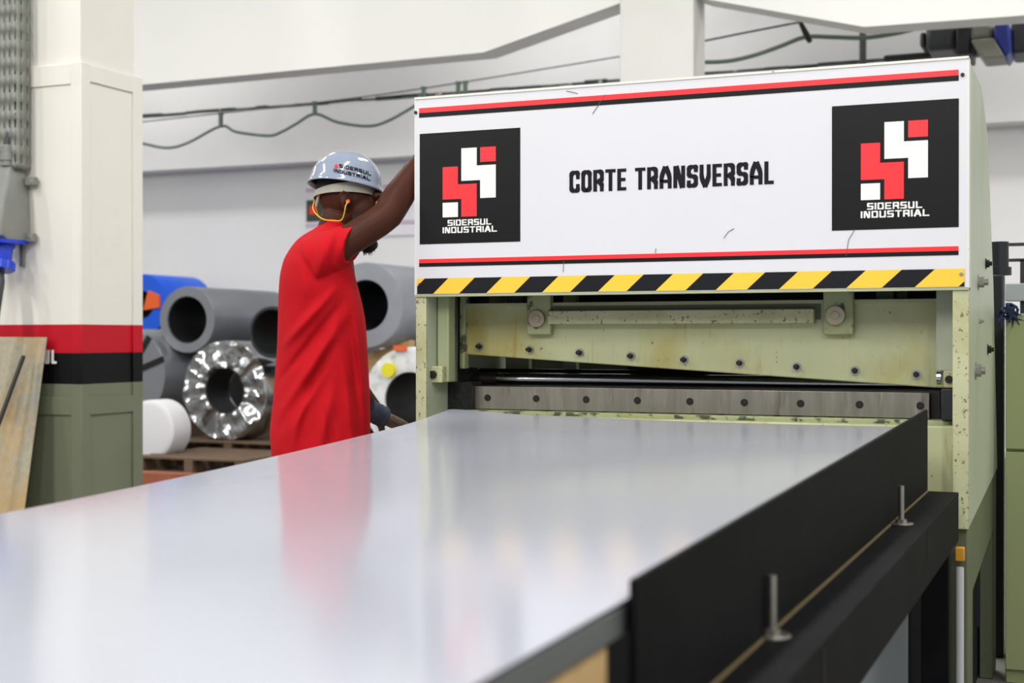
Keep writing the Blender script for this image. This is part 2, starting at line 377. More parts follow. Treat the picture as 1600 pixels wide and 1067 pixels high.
# ------------------------------------------------------------------ industrial socket and plug
sk = thing('industrial_socket', (at(20, 320, y=2.15).x, 2.2, 1.6), 'grey wall-mounted industrial power socket housing at left edge', 'socket')
def ringrect(pxl, pxr, pyt, y0, y1, r=.02):
    a = at(pxl, pyt, y=y0); b = at(pxr, pyt, y=y1); z = a.z; R = []
    for (cx, cy, s) in ((b.x-r, y1-r, 0), (a.x+r, y1-r, 1), (a.x+r, y0+r, 2), (b.x-r, y0+r, 3)):
        for k in range(5):
            q = math.pi/2*(s+k/4); R.append((cx+math.cos(q)*r, cy+math.sin(q)*r, z))
    return R
hs = MB(); hs.loft([ringrect(-22, 38, 262, 2.08, 2.19), ringrect(-24, 44, 275, 2.03, 2.19), ringrect(-26, 46, 310, 1.99, 2.19), ringrect(-30, 47, 350, 1.96, 2.19), ringrect(-30, 48, 368, 1.97, 2.19), ringrect(-20, 47, 379, 2.02, 2.19)], True)
obj('housing', hs, 'sock', sk)
obj('socket_lid', MB().loft([ringrect(-24, 47, 373, 1.95, 2.185), ringrect(-24, 47.5, 379, 1.955, 2.185)], True), 'blue', sk, label='blue lid rim')
for (px, py) in ((52, 283), (50, 371)):
    p = at(px, py, y=2.17); e = MB(); e.box(p.x-.045, p.x+.014, 2.15, 2.195, p.z-.024, p.z+.024); obj('mounting_lug', e, 'sock', sk, bevel=.005)
    screwhead('screw', (p.x, 2.15, p.z), (0, -1, 0), .008, .004, 'zinc', sk)
p = at(12, 235, y=2.1); e = MB(); e.cyl((p.x, 2.1, p.z-.09), (p.x, 2.1, p.z+.03), .034, 20); e.cyl((p.x, 2.1, p.z-.06), (p.x, 2.1, p.z-.02), .042, 20); obj('cable_gland', e, 'sock', sk, bevel=.003)
tag(obj('cable', MB().tube([(p.x, 2.1, p.z+.02), (p.x+.02, 2.12, p.z+.18), (p.x+.035, 2.14, p.z+.45)], .022, 14), 'rubber'), 'black cable entering the top of the grey power socket', 'cable')
p = at(33, 400, y=2.18); obj('bracket_strip', MB().box(p.x-.012, p.x+.012, 2.18, 2.199, p.z-.06, p.z+.1), 'tray', sk)
pg = thing('power_plug', (at(5, 400, y=2.0).x, 2.05, 1.45), 'blue industrial plug pushed up into the grey socket', 'plug')
a = at(-3, 382, y=2.06); b = at(-6, 428, y=2.03); ax = (b-a).normalized()
e = MB(); e.tube([a-ax*.01, a+ax*.012, a+ax*.013], [.094, .094, .07], 32); obj('flange', e, 'blue', pg)
e = MB(); e.tube([a, a+ax*.08, a+ax*.10], [.082, .080, .076], 28); obj('plug_body', e, 'blue', pg)
e = MB(); e.cyl(a+ax*.10, a+ax*.15, .094, 28)
oo = ax.orthogonal().normalized()
for k in range(14):
    q = 2*math.pi*k/14; d = Matrix.Rotation(q, 3, ax) @ oo; e.cyl(a+ax*.102+d*.092, a+ax*.148+d*.092, .009, 8)
obj('locking_ring', e, 'blue', pg)
cb = [a+ax*.14, a+ax*.17, at(-4, 440, y=2.0), at(-8, 470, y=1.97), at(-16, 530, y=1.95), at(-26, 640, y=1.95)]
tag(obj('cable', MB().tube(cb, [.048, .044, .04, .038, .036, .036], 16), 'rubber'), 'thick dark cable hanging down from the blue plug', 'cable')

# ------------------------------------------------------------------ leaning plate and bar
A = at(-60, 526, y=2.165); B = at(74, 527, y=2.165); C_ = at(38, 802, y=2.0); 
sl = (C_-B); C2 = B+sl*(B.z/(B.z-C_.z))
D2 = V((A.x-.25, C2.y, 0)); n = (B-A).cross(C2-B).normalized()*.004
tag(obj('metal_plate', MB().pris([A, B, C2, D2], [q-n for q in (A, B, C2, D2)]), 'galv'), 'weathered galvanised metal plate leaning against the pillar', 'metal plate')
e0 = at(37, 556, y=2.06); e1 = at(-2, 662, y=1.9); e1 = e0+(e1-e0)*(e0.z/(e0.z-e1.z))
tag(obj('steel_bar', MB().cyl(e0, e1, .012, 12), 'bolt'), 'dark steel bar leaning against the weathered galvanised plate', 'bar')

# ================================================================== SHEARING MACHINE
MW = 1.72; ZT = 1.968; ZB = 1.328
mc = thing('shearing_machine', (.86, .5, 0), 'pale green cross-cut shearing machine with white sign board and hazard stripes', 'machine')
# side plates
prof = [(.02, ZT), (.3, ZT+.0), (.76, ZT-.0), (1.02, 1.3), (1.22, .82), (1.22, .7), (.02, .66)]
prof = [(.02, ZT-.002), (.45, ZT-.002), (.72, ZT-.12), (1.0, 1.36), (1.2, .72), (.02, .655)]
spR = obj('side_plate', MB().pyz(prof, MW-.042, MW), 'green_side', mc, bevel=.004)
spL = obj('side_plate', MB().pyz(prof, 0, .036), 'green_side', mc, bevel=.004)
obj('edge_facing', MB().box(MW-.043, MW+.0005, .006, .02, .655, ZB), 'green_chip', mc, bevel=.002)
obj('edge_facing', MB().box(-.0005, .037, .006, .02, .3, ZB), 'green_chip', mc, bevel=.002)
for (px, py, r, h, m) in ((1540, 412, .012, .02, 'bolt'), (1528, 441, .016, .03, 'zinc'), (1543, 546, .012, .02, 'bolt'), (1524, 579, .018, .028, 'zinc'), (1530, 502, .006, .014, 'zinc')):
    p = at(px, py, x=MW)
    e = MB(); e.cyl((0, 0, 0), (.003, 0, 0), r*1.45, 20); e.cyl((.003, 0, 0), (h*.6, 0, 0), r, 6); e.cyl((h*.6, 0, 0), (h, 0, 0), r*.6, 14)
    obj('bolt', e, m, spR, loc=(p.x, p.y, p.z))
# base frames beneath side plates
obj('base_frame', MB().pyz([(.03, .655), (1.2, .72), (1.2, 0), (1.05, 0), (1.05, .52), (.2, .45), (.2, 0), (.03, 0)], MW-.05, MW-.004), 'green_shaded', mc, bevel=.004)
obj('base_frame', MB().pyz([(.03, .655), (1.2, .72), (1.2, 0), (.03, 0)], .004, .05), 'green_shaded', mc, bevel=.004)
# sign board
sg = obj('sign_board', MB().box(0, MW, 0, .006, ZB, ZT), 'white', mc, bevel=.002)
obj('bottom_lip', MB().box(0, MW, .0, .05, ZB-.006, ZB), 'green', mc)
e = MB(); e.box(0, MW, -.003, .03, ZT-.004, ZT+.003); e.box(-.001, .003, -.001, .05, ZB, ZT); e.box(MW-.003, MW+.001, -.001, .05, ZB, ZT)
obj('board_rim', e, 'rim', mc)
obj('top_cover', MB().box(.036, MW-.042, .02, .7, ZT-.02, ZT-.004), 'green', mc)
def dec(nm, polys, m, parent, lab=None, t=.0012, y=0):
    mb = MB()
    for P in polys: mb.pxz([xz(a, b, 0) for a, b in P], y-t, y+.0005)
    return obj(nm, mb, m, parent, label=lab)
XL, XR = xz(655, 170, 0)[0], xz(1498, 110, 0)[0]
def zof(px, py): return xz(px, py, 0)[1]
for (t0, b0, t1, b1) in (((169), 184, 109, 126), (406, 419, 383.5, 396)):
    zt = (zof(655, t0)+zof(1498, t1))/2; zb = (zof(655, b0)+zof(1498, b1))/2; zm = zt*.48+zb*.52
    obj('red_stripe', MB().box(XL, XR, -.0012, .0005, zm, zt), 'sred', sg); obj('black_stripe', MB().box(XL, XR, -.0012, .0005, zb, zm), 'sblk', sg)
# logo plates (same design twice)
def logo(x0, x1, z0, z1, lab):
    obj('logo_panel', MB().box(x0, x1, -.0012, .0005, z0, z1), 'sblk', sg, label=lab)
    cx = (x0+x1)/2; w = x1-x0; h = z1-z0
    u = w*.1535; g = w*.034
    ox = x0+w*.235; oz = z1-h*.152
    def P(a, b): return (ox+a*u+(a//1 > 0)*0, oz-b*u)
    G = g/u
    # columns: c0 0..1, c1 1+G..2+G, c2 2+2G..3+2G ; rows likewise
    c = [(0, 1), (1+G, 2+G), (2+2*G, 3+2*G)]
    kz = (h*.612)/(u*(4+3*G)*1.0)
    def Z(r): return oz-r*u*kz
    r = [(i+i*G, i+1+i*G) for i in range(4)]
    X = lambda a: ox+a*u
    wm = MB(); rm = MB()
    rm.box(X(c[2][0]), X(c[2][1]), -.002, -.001, Z(r[0][1]), Z(r[0][0]))
    wm.pxz([(X(c[1][0]), Z(r[0][0])), (X(c[1][1]), Z(r[0][0])), (X(c[1][1]), Z(r[1][0])), (X(c[2][1]), Z(r[1][0])), (X(c[2][1]), Z(r[2][1])), (X(c[2][0]), Z(r[2][1])), (X(c[2][0]), Z(r[1][1])), (X(c[1][0]), Z(r[1][1]))], -.002, -.001)
    rm.pxz([(X(c[0][0]), Z(r[1][0])), (X(c[0][1]), Z(r[1][0])), (X(c[0][1]), Z(r[2][0])), (X(c[1][1]), Z(r[2][0])), (X(c[1][1]), Z(r[3][1])), (X(c[1][0]), Z(r[3][1])), (X(c[1][0]), Z(r[2][1])), (X(c[0][0]), Z(r[2][1]))], -.002, -.001)
    wm.box(X(c[0][0]), X(c[0][1]), -.002, -.001, Z(r[3][1]), Z(r[3][0]))
    obj('emblem_white', wm, 'swht', sg); obj('emblem_red', rm, 'sred', sg)
    tm = MB(); pl = lambda zz: (lambda a, b, q: (a, -.0010-.001*q, zz+b))
    hh = h*.054
    text(tm, 'sIDERsUL', pl(z0+h*.158), x0+w*.285, x0+w*.72, hh, hh*.25, rr=.16, gap=.2, wl={'I': .24}, th=hh*.19)
    text(tm, 'INDUsTRIaL', pl(z0+h*.158-hh*1.2), x0+w*.235, x0+w*.775, hh, hh*.25, rr=.16, gap=.2, wl={'I': .24, 'a': 1.1}, th=hh*.19)
    obj('logo_lettering', tm, 'swht', sg)
l0 = xz(656, 209, 0); l1 = xz(813, 378, 0); logo(l0[0], l1[0], (xz(659, 382, 0)[1]+xz(813, 377, 0)[1])/2, (xz(656, 209, 0)[1]+xz(811, 200, 0)[1])/2, 'black square logo sticker at the left end')
l0 = xz(1300, 164, 0); l1 = xz(1498, 350, 0); logo(l0[0], l1[0], (xz(1301, 361, 0)[1]+xz(1498, 354, 0)[1])/2, (xz(1300, 167, 0)[1]+xz(1498, 153, 0)[1])/2, 'black square logo sticker at the right end')
# title
a0 = xz(890, 300, 0); a1 = xz(1209, 288, 0); zb_ = (xz(905, 301, 0)[1]+xz(1200, 287, 0)[1])/2; zt_ = (xz(905, 266, 0)[1]+xz(1200, 253, 0)[1])/2
for rg_ in ((0, 5), (6, 17)):
    tm = MB(); text(tm, 'CORTE TRANSVERSAL', lambda u, v, w: (u, .0005-.002*w, zb_+v), a0[0], a1[0], zt_-zb_, .0118, rr=.34, gap=.17, wl={' ': .5, 'A': 1.12, 'N': 1.08, 'E': .85, 'L': .82, 'T': .98}, th=.0098, only=rg_)
    obj('title_lettering', tm, 'ink', sg)
# hazard strip
hz0, hz1 = (xz(652, 460, 0)[1]+xz(1506, 447, 0)[1])/2, (xz(652, 436, 0)[1]+xz(1506, 419, 0)[1])/2
HXL, HXR = xz(652, 450, 0)[0], xz(1507, 440, 0)[0]
obj('hazard_strip', MB().box(HXL, HXR, -.0012, .0005, hz0, hz1), 'hblk', sg)
ym = MB(); px_tops = [(610, 664), (701, 742), (785, 829), (873, 917), (961, 1006), (1052, 1099), (1147, 1196), (1247, 1300), (1353, 1409), (1461, 1530)]
hg = hz1-hz0
for (a, b) in px_tops:
    xa, xb = xz(a, 430, 0)[0], xz(b, 430, 0)[0]; sh = .055
    P = [(xa, hz1), (xb, hz1), (xb-sh, hz0), (xa-sh, hz0)]
    # clip to strip
    Q = []
    for i in range(4):
        p, q = P[i], P[(i+1) % 4]
        for lim, sgn in ((HXL, 1), (HXR, -1)): pass
        Q.append(p)
    def clip(Q, lim, s):
        out = []
        for i in range(len(Q)):
            p, q = Q[i], Q[(i+1) % len(Q)]; ip, iq = (p[0]-lim)*s >= 0, (q[0]-lim)*s >= 0
            if ip: out.append(p)
            if ip != iq:
                t = (lim-p[0])/(q[0]-p[0]); out.append((lim, p[1]+(q[1]-p[1])*t))
        return out
    Q = clip(clip(P, HXL, 1), HXR, -1)
    if len(Q) > 2: ym.pxz(Q, -.002, -.001)
obj('hazard_stripes', ym, 'yel', sg)
for (px, py, m) in ((650, 176, 'bolt'), (1504, 117, 'bolt'), (657, 445, 'bolt'), (1502, 428, 'zinc')):
    x_, z_ = xz(px, py, 0); screwhead('screw', (x_, -.001, z_), (0, -1, 0), .0055, .004, m, sg)
# scratches in the enamel
for L_ in ([(926, 178), (938, 160), (946, 148)], [(1131, 372), (1138, 362), (1147, 357)], [(1024, 395), (1025, 388)], [(880, 425), (881, 408)], [(1322, 400), (1326, 374), (1336, 358)], [(885, 142), (903, 146)]):
    sc_ = MB()
    for a, b in zip(L_, L_[1:]):
        A_, B_ = V(xz(*a, 0)), V(xz(*b, 0)); n_ = V((-(B_-A_).y, (B_-A_).x)).normalized()*.00055
        sc_.pxz([A_-n_, B_-n_, B_+n_, A_+n_], -.0023, -.0004)
    obj("scratch_mark", sc_, "wire", sg)

# ram (upper beam)
YR = .22
def RX(px, py): return xz(px, py, YR)
tl_, tr_ = RX(729, 474), RX(1490, 466)
bl_, br_ = RX(729, 554), RX(1462, 606)
ztop = (tl_[1]+tr_[1])/2
ram = obj('blade_ram', MB().pxz([(tl_[0], ztop), (MW-.05, ztop), (MW-.05, br_[1]-.0), (br_[0], br_[1]), bl_], YR, YR+.04), 'green_ram', mc, bevel=.004)
obj('ram_lip', MB().box(tl_[0], MW-.05, YR-.012, YR, ztop-.012, ztop), 'green', ram, bevel=.002)
obj('ram_back', MB().box(tl_[0]+.02, MW-.08, YR+.1, YR+.16, ztop-.1, ztop+.0), 'green_shaded', mc)
sA, sB = RX(862, 497), RX(1275, 494)
obj('stiffener_bar', MB().box(sA[0], sB[0], YR-.04, YR, (sA[1]+sB[1])/2-.021, (sA[1]+sB[1])/2+.023), 'green_chip', ram, bevel=.003)
obj('upper_ledge', MB().box(RX(868, 480)[0], RX(1282, 480)[0], YR-.008, YR, ztop-.06, ztop-.012), 'green_shaded', ram)
for (x0, x1, pcx, pcy, r) in ((823, 860, 840, 498, .028), (1286, 1333, 1306, 493, .029)):
    a, b = xz(x0, 462, .19), xz(x1, 523, .19); pb = obj('clamp_plate', MB().box(a[0], b[0], .19, YR, b[1], a[1]+.03), 'green_worn', mc, bevel=.004)
    c = xz(pcx, pcy, .19); e = MB(); e.cyl((0, 0, 0), (0, -.014, 0), r, 36); e.cyl((0, -.014, 0), (0, -.016, 0), r*.45, 20); obj('pin', e, 'pin', pb, loc=(c[0], .19, c[1]), bevel=.002, label='round dull steel pin')
bm_ = MB(); bm_.cyl((0, 0, 0), (0, -.003, 0), .0145, 20); bm1 = bm_.mesh('washer', 'zinc')
bm_ = MB(); bm_.cyl((0, -.003, 0), (0, -.011, 0), .0095, 6); bm_.cyl((0, -.011, 0), (0, -.026, 0), .006, 14); bm2 = bm_.mesh('ram_bolt', 'bolt')
for (px, py) in ((750, 541), (828, 546), (906, 551), (986, 556), (1069, 562), (1156, 567), (1245, 573), (1336, 579), (1432, 585)):
    c = RX(px, py); obj('washer', bm1, None, ram, loc=(c[0], YR, c[1])); obj('bolt', bm2, None, ram, loc=(c[0], YR, c[1]), label='dark bolt stud with nut')
for (a, b) in ((737, 757), (795, 822), (1370, 1398), (1402, 1420)):   # dark lugs above the ram
    c, d = xz(a, 464, .3), xz(b, 472, .3); obj('guide_lug', MB().box(c[0], d[0], .28, .34, ztop-.02, ztop+.04), 'grease' if a != 1370 else 'green_shaded', mc, bevel=.003)
# left guides
obj('guide_block', MB().box(at(683, 500, y=.083).x, at(701, 500, y=.083).x, .083, .135, at(690, 597, y=.083).z, ZB), 'green', mc, bevel=.004)
obj('guide_gap', MB().box(.045, at(728, 500, y=.24).x, .235, .26, .93, ZB), 'grease', mc)
obj('grease_recess', MB().box(at(700, 640, y=.17).x, at(741, 640, y=.19).x, .17, .25, .935, at(720, 597, y=.17).z), 'grease', mc)
obj('guide_strip', MB().box(at(716, 500, y=.19).x, at(728, 500, y=.21).x, .2, .234, at(720, 576, y=.2).z, ZB), 'green_worn', mc, bevel=.003)
a, b = xz(671, 572, .05), xz(691, 598, .05); br = obj('stop_bracket', MB().box(a[0], b[0], .05, .083, b[1], a[1]), 'green_chip', mc, bevel=.003)
screwhead('bolt', ((a[0]+b[0])/2-.008, .05, (a[1]+b[1])/2), (0, -1, 0), .013, .012, 'bolt', br)
# right guides
obj('guide_strip', MB().box(at(1462, 500, y=.14).x, MW-.043, .15, .23, at(1480, 580, y=.14).z, ZB), 'green_side', mc, bevel=.003)
a, b = xz(1474, 579, .12), xz(1492, 606, .12); br = obj('stop_bracket', MB().box(a[0], b[0], .12, .15, b[1], a[1]), 'green_chip', mc, bevel=.003)
screwhead('bolt', ((a[0]+b[0])/2, .12, (a[1]+b[1])/2), (0, -1, 0), .011, .01, 'bolt', br)
obj('end_block', MB().box(at(1470, 610, y=.12).x, MW-.043, .12, .26, at(1480, 657, y=.12).z, at(1480, 607, y=.12).z), 'dark', mc, bevel=.004)
e = MB(); p = at(1467, 590, y=.13); e.cyl((p.x-.006, .14, p.z), (p.x+.006, .14, p.z), .02, 20); obj('end_roller', e, 'chrome', mc)
# shaft
YS = .36
p0, p1 = at(742, 590, y=YS), at(1475, 604, y=YS); zsft = (p0.z+p1.z)/2
obj('feed_shaft', MB().cyl((p0.x-.02, YS, zsft), (p1.x+.03, YS, zsft), .0235, 32), 'chrome', mc)
obj('rear_shaft', MB().cyl((p0.x-.02, YS+.08, zsft+.016), (p1.x+.03, YS+.08, zsft+.016), .02, 24), 'bolt', mc)
e = MB(); e.tube([(p0.x-.03, YS, zsft), (p0.x-.015, YS, zsft), (p0.x+.004, YS, zsft), (p0.x+.005, YS, zsft)], [.03, .042, .04, .025], 24); obj('bearing_flange', e, 'grease', mc)
obj('bearing_block', MB().box(p0.x-.06, p0.x-.02, YS-.08, YS+.06, zsft-.07, zsft+.05), 'green_worn', mc, bevel=.004)
obj('shaft_sleeve', MB().cyl((p0.x, YS, zsft), (p0.x+.09, YS, zsft), .0245, 24), 'bolt', mc)
# lower blade
YD = .2
bl = [xz(742, 605, YD), xz(1452, 612, YD), xz(742, 637, YD), xz(1450, 651, YD)]
zt_b = (bl[0][1]+bl[1][1])/2; zb_b = .95
blade = obj('lower_blade', MB().box(bl[0][0], bl[1][0], YD, YD+.03, zb_b, zt_b), 'steel', mc, bevel=.0015)
e = MB(); e.cyl((0, 0, 0), (0, -.002, 0), .0115, 20); s1 = e.mesh('socket_screw', 'bolt')
e = MB(); e.cyl((0, -.002, 0), (0, -.0028, 0), .005, 6); s2 = e.mesh('screw_socket', 'core')
for px in (762, 838, 916, 996, 1078, 1163, 1251, 1343, 1438):
    c = xz(px, 622, YD); obj('screw', s1, None, blade, loc=(c[0], YD, .988)); obj('screw_socket', s2, None, blade, loc=(c[0], YD, .988))
obj('rear_bed', MB().box(bl[0][0], MW-.1, YD+.03, YD+.1, .9, zt_b+.002), 'bolt', mc)
# bed
bed = MB(); bed.box(.036, MW-.042, .15, .3, .6, .948)
obj('bed_beam', bed, 'green_worn', mc, bevel=.003)
obj('bed_ledge', MB().box(at(736, 645, y=.1).x, MW-.043, .085, .15, .66, .936), 'green_ram', mc, bevel=.004)
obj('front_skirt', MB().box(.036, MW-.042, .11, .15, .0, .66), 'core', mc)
obj('front_panel', MB().box(1.25, at(1419, 1000, y=.1).x, .095, .11, .05, .64), 'pvc', mc, bevel=.003, label='grey lower front panel')
obj('opening_shade_plate', MB().box(MW-.07, MW-.055, .16, 1.19, 0, .62), 'core', mc)  # added black plate standing for the shade inside the base opening
obj('rear_cover', MB().box(.036, MW-.042, .86, .88, .95, 1.12), 'green_shaded', mc)
for (a, b) in ((790, 826), (880, 900), (980, 1100)):
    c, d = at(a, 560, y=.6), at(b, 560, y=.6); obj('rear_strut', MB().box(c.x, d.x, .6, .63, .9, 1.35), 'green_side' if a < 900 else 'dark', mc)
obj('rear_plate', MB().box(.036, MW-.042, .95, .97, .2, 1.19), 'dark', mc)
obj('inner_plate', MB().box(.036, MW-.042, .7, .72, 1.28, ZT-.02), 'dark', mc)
# white tube and amber bracket at the base
p = at(1500, 950, y=0)
obj('guard_tube', MB().cyl((p.x, 0, 0), (p.x, 0, at(1500, 886, y=0).z), .0105, 16), 'tube', mc, label='pale grey vertical tube')
q_ = at(1500, 865, y=0); obj('tube_bracket', MB().box(q_.x-.012, q_.x+.012, -.01, .02, q_.z-.02, q_.z+.018), 'amber', mc, bevel=.003, label='amber bracket')

# ------------------------------------------------------------------ feed table
ft = thing('feed_table', (1.0, -1.7, 0), 'black feed table frame with tall side guide in front of the shearing machine', 'table')
gx0, gx1 = 1.625, 1.633
gp = MB(); gp.pris([(gx0, -.2, .778), (gx0, -.2, .997), (gx0, -2.735, .951), (gx0, -2.735, .70)], [(gx1, -.2, .778), (gx1, -.2, .997), (gx1, -2.735, .951), (gx1, -2.735, .70)])
obj('side_guide', gp, 'black', ft, bevel=.0015, label='tall black guide plate')
lz = .78
lg = MB()
yy = [-.2, -.75, -1.75, -3.4]; 
lg.box(1.60, 1.712, -3.4, -.2, lz-.012, lz); lg.box(1.704, 1.712, -3.4, -.2, lz-.13, lz-.012)
obj('ledge_channel', lg, 'black', ft, bevel=.002)
obj('foam_strip', MB().box(1.633, 1.637, -3.4, -.22, lz, lz+.003), 'foam', ft)
for (px, py) in ((1408, 818), (1206, 993)):
    c = at(px, py, z=lz+.002)
    w_ = obj('clamp_washer', MB().cyl((0, 0, 0), (0, 0, .004), .026, 28), 'zinc', ft, loc=(c.x+.0, c.y, lz), bevel=.001)
    e = MB(); e.cyl((0, 0, .004), (0, 0, .012), .012, 6); e.cyl((0, 0, .012), (0, 0, .085), .0062, 16); obj('threaded_stud', e, 'zinc', w_)
    obj('slot', MB().box(1.7125, 1.7135, c.y-.012, c.y-.004, lz-.075, lz-.01), 'core', ft)
tf = MB(); tf.box(.5, 1.6, -.3, -.24, .80, .9); tf.box(1.56, 1.618, -3.5, -.2, .893, .924); tf.box(.45, .52, -3.5, -.24, .82, .9)
for y_ in (-1.2, -2.2, -3.2): tf.box(.5, 1.6, y_, y_+.06, .82, .9)
obj('table_frame', tf, 'tablegrey', ft, bevel=.003)
for (x_, y_) in ((1.66, -.245), (1.66, -3.36), (.52, -.32), (.52, -3.3)): obj('leg', MB().box(x_-.035, x_+.035, y_-.035, y_+.035, 0, .768 if x_ > 1 else .84), 'black', ft, bevel=.004)
tag(obj('wooden_block', MB().box(1.40, 1.612, -3.12, -2.76, .79, .892), 'wood', bevel=.004), 'raw pine block under the near end of the black side guide', 'wooden block')
# steel sheet
edge = [((715, 640), -.035, None), ((650, 662), None, .13), ((580, 680), None, .18), ((420, 712), None, .25), ((220, 757), None, .34), ((0, 805), None, .43)]
LE = []
for (px, py), y_, x_ in edge: LE.append(at(px, py, y=y_) if y_ is not None else at(px, py, x=x_))
import numpy as np
ly_ = [p.y for p in LE]; fx = np.polyfit(ly_, [p.x for p in LE], 2); fz = np.polyfit(ly_, [p.z for p in LE], 2)
def lefte(y):
    if y >= ly_[-1]: return float(np.polyval(fx, y)), float(np.polyval(fz, y))
    x0, z0 = float(np.polyval(fx, ly_[-1])), float(np.polyval(fz, ly_[-1])); e = 1e-3
    return x0+(y-ly_[-1])*(x0-float(np.polyval(fx, ly_[-1]+e)))/-e, z0+(y-ly_[-1])*(z0-float(np.polyval(fz, ly_[-1]+e)))/-e
print('SHEETLEFT', [(round(p.x, 3), round(p.y, 3), round(p.z, 3)) for p in LE], [lefte(y) for y in ly_])
sm = MB(); NU, NV = 60, 100; top = []
for j in range(NV+1):
    y_ = -.035-(3.40-.035)*j/NV; xl_, zl = lefte(y_); xr_ = 1.6215; zr = .9405+.0035*y_
    row = []
    for i in range(NU+1):
        u = i/NU; w = (1-u)**2.0
        yo = -.06*u*max(0, 1-j/14)**2
        row.append(V((xl_+(xr_-xl_)*u, y_+yo, zr*(1-w)+zl*w+.0012*math.sin(u*7+j*.05)*math.sin(u*math.pi)+.012*math.exp(-(u/.13)**2-((y_+.035)/.22)**2))))
    top.append(row)
for row in top: sm.v += [tuple(p) for p in row]
nb = len(sm.v)
for row in top: sm.v += [(p.x, p.y, p.z-.0012) for p in row]
S_ = NU+1
for j in range(NV):
    for i in range(NU):
        a = j*S_+i; sm.f.append((a, a+1, a+S_+1, a+S_)); sm.f.append((nb+a, nb+a+S_, nb+a+S_+1, nb+a+1))
for i in range(NU): sm.f.append((i, nb+i, nb+i+1, i+1)); a = NV*S_+i; sm.f.append((a, a+1, nb+a+1, nb+a))
for j in range(NV): a = j*S_; sm.f.append((a, a+S_, nb+a+S_, nb+a)); a = j*S_+NU; sm.f.append((a, nb+a, nb+a+S_, a+S_))
sm.m = [0]*len(sm.f)
tag(obj('steel_sheet', sm, 'sheet'), 'large smooth silver steel sheet lying on the feed table', 'metal sheet')

# ------------------------------------------------------------------ right-hand cabinet and posts
cb_ = thing('control_cabinet', (2.1, 1.1, 0), 'green steel cabinet standing to the right of the shearing machine', 'cabinet')
cxl = at(1571, 600, y=1.0).x
def zc(py): return at(1585, py, y=1.0).z
cb_.location = (cxl+.4, 1.3, 0); LOC[cb_] = V((cxl+.4, 1.3, 0))
obj('cabinet_body', MB().box(cxl, cxl+.8, 1.02, 1.7, 0, zc(490)), 'green_cab', cb_, bevel=.004)
obj('upper_door', MB().box(cxl, cxl+.8, 1.0, 1.02, zc(702), zc(491)), 'green_cab', cb_, bevel=.003)
obj('lower_door', MB().box(cxl, cxl+.8, 1.0, 1.02, .05, zc(706)), 'green_cab', cb_, bevel=.003)
pst = thing('machine_post', (at(1562, 400, y=1.4).x, 1.4, 0), 'dark upright post just behind the right side of the shearing machine', 'post')
a, b = at(1551, 500, y=1.45), at(1569, 500, y=1.45)
obj('post', MB().box(a.x, b.x, 1.4, 1.5, 0, at(1560, 430, y=1.45).z), 'dark', pst, bevel=.005)
c = at(1562, 405, y=1.45); e = MB(); e.tube([(c.x, 1.45, c.z-.06), (c.x, 1.45, c.z-.03), (c.x, 1.45, c.z-.028), (c.x, 1.45, at(1560, 378, y=1.45).z)], [.042, .042, .032, .032], 24); obj('cylinder_head', e, 'dark', pst)
a, b = at(1566, 382, y=2.2), at(1640, 378, y=2.2); gr = thing('black_rack', (b.x, 2.3, 0), 'black steel rack frame at the right edge behind the cabinet', 'rack')
obj('rail', MB().box(at(1551, 379, y=2.2).x, b.x+.1, 2.2, 2.24, a.z-.006, a.z+.006), 'dark', gr); z2 = at(1590, 406, y=2.2).z
obj('rail', MB().box(a.x, b.x+.1, 2.2, 2.24, z2-.006, z2+.006), 'dark', gr); u_ = at(1597, 420, y=2.2)
obj('upright', MB().box(u_.x-.008, u_.x+.012, 2.2, 2.24, 0, z2), 'dark', gr)
z3 = at(1590, 454, y=2.2); obj('cross_tube', MB().box(at(1571, 450, y=2.2).x, b.x+.1, 2.18, 2.25, z3.z-.045, z3.z+.03), 'pvc', gr, bevel=.004)
rg = MB(); rr = random.Random(5); p = at(1574, 487, y=.98)
for k in range(26): 
    q = p+V((rr.gauss(0, .012), rr.uniform(-.005, .03), rr.gauss(0, .012))); rg.tube([q, q+V((rr.gauss(0, .012), rr.gauss(0, .01), rr.gauss(-.01, .014))), q+V((rr.gauss(0, .02), rr.gauss(0, .01), rr.gauss(-.02, .014)))], [.006, .005, .002], 6)
o = obj('rag', rg, 'bluerag'); remesh(o, .003, 1); tag(o, 'frayed navy blue rag hanging at the top of the green cabinet', 'rag')

# ------------------------------------------------------------------ overhead cables
yc = 9.6
def cable(nm, pts, r, m, lab, y, cat='cable'):
    P = [at(a, b, y=y) for a, b in pts]; n = len(P)-1; Q = [cr(P, k/(n*6)) for k in range(n*6+1)] if n > 1 else P
    return tag(obj(nm, MB().tube(Q, r, 8), m), lab, cat)
cable('support_wire', [(120, 203), (227, 190), (345, 177), (490, 161), (662, 138), (970, 88)], .008, 'wire', 'thin straight support wire above the sagging cable left of the column', yc, 'wire')
cable('support_wire', [(1090, 66), (1180, 48), (1275, 30)], .01, 'wire', 'thin straight support wire right of the white column', 8.4, 'wire')
cable('cable', [(140, 205), (180, 214), (227, 225), (262, 231), (294, 223), (345, 197), (369, 206), (419, 212), (440, 206), (462, 194), (492, 178), (528, 191), (575, 197), (606, 189), (644, 168), (664, 156), (700, 168), (740, 172)], .017, 'wirec', 'grey-green cable sagging in loops along the back wall at left', yc)
cable('cable', [(1060, 95), (1098, 97), (1140, 95), (1180, 86), (1220, 72), (1258, 58), (1300, 58), (1350, 59), (1400, 52), (1440, 42)], .02, 'wirec', 'dark cable draped between the white column and the hoist', 8.4)
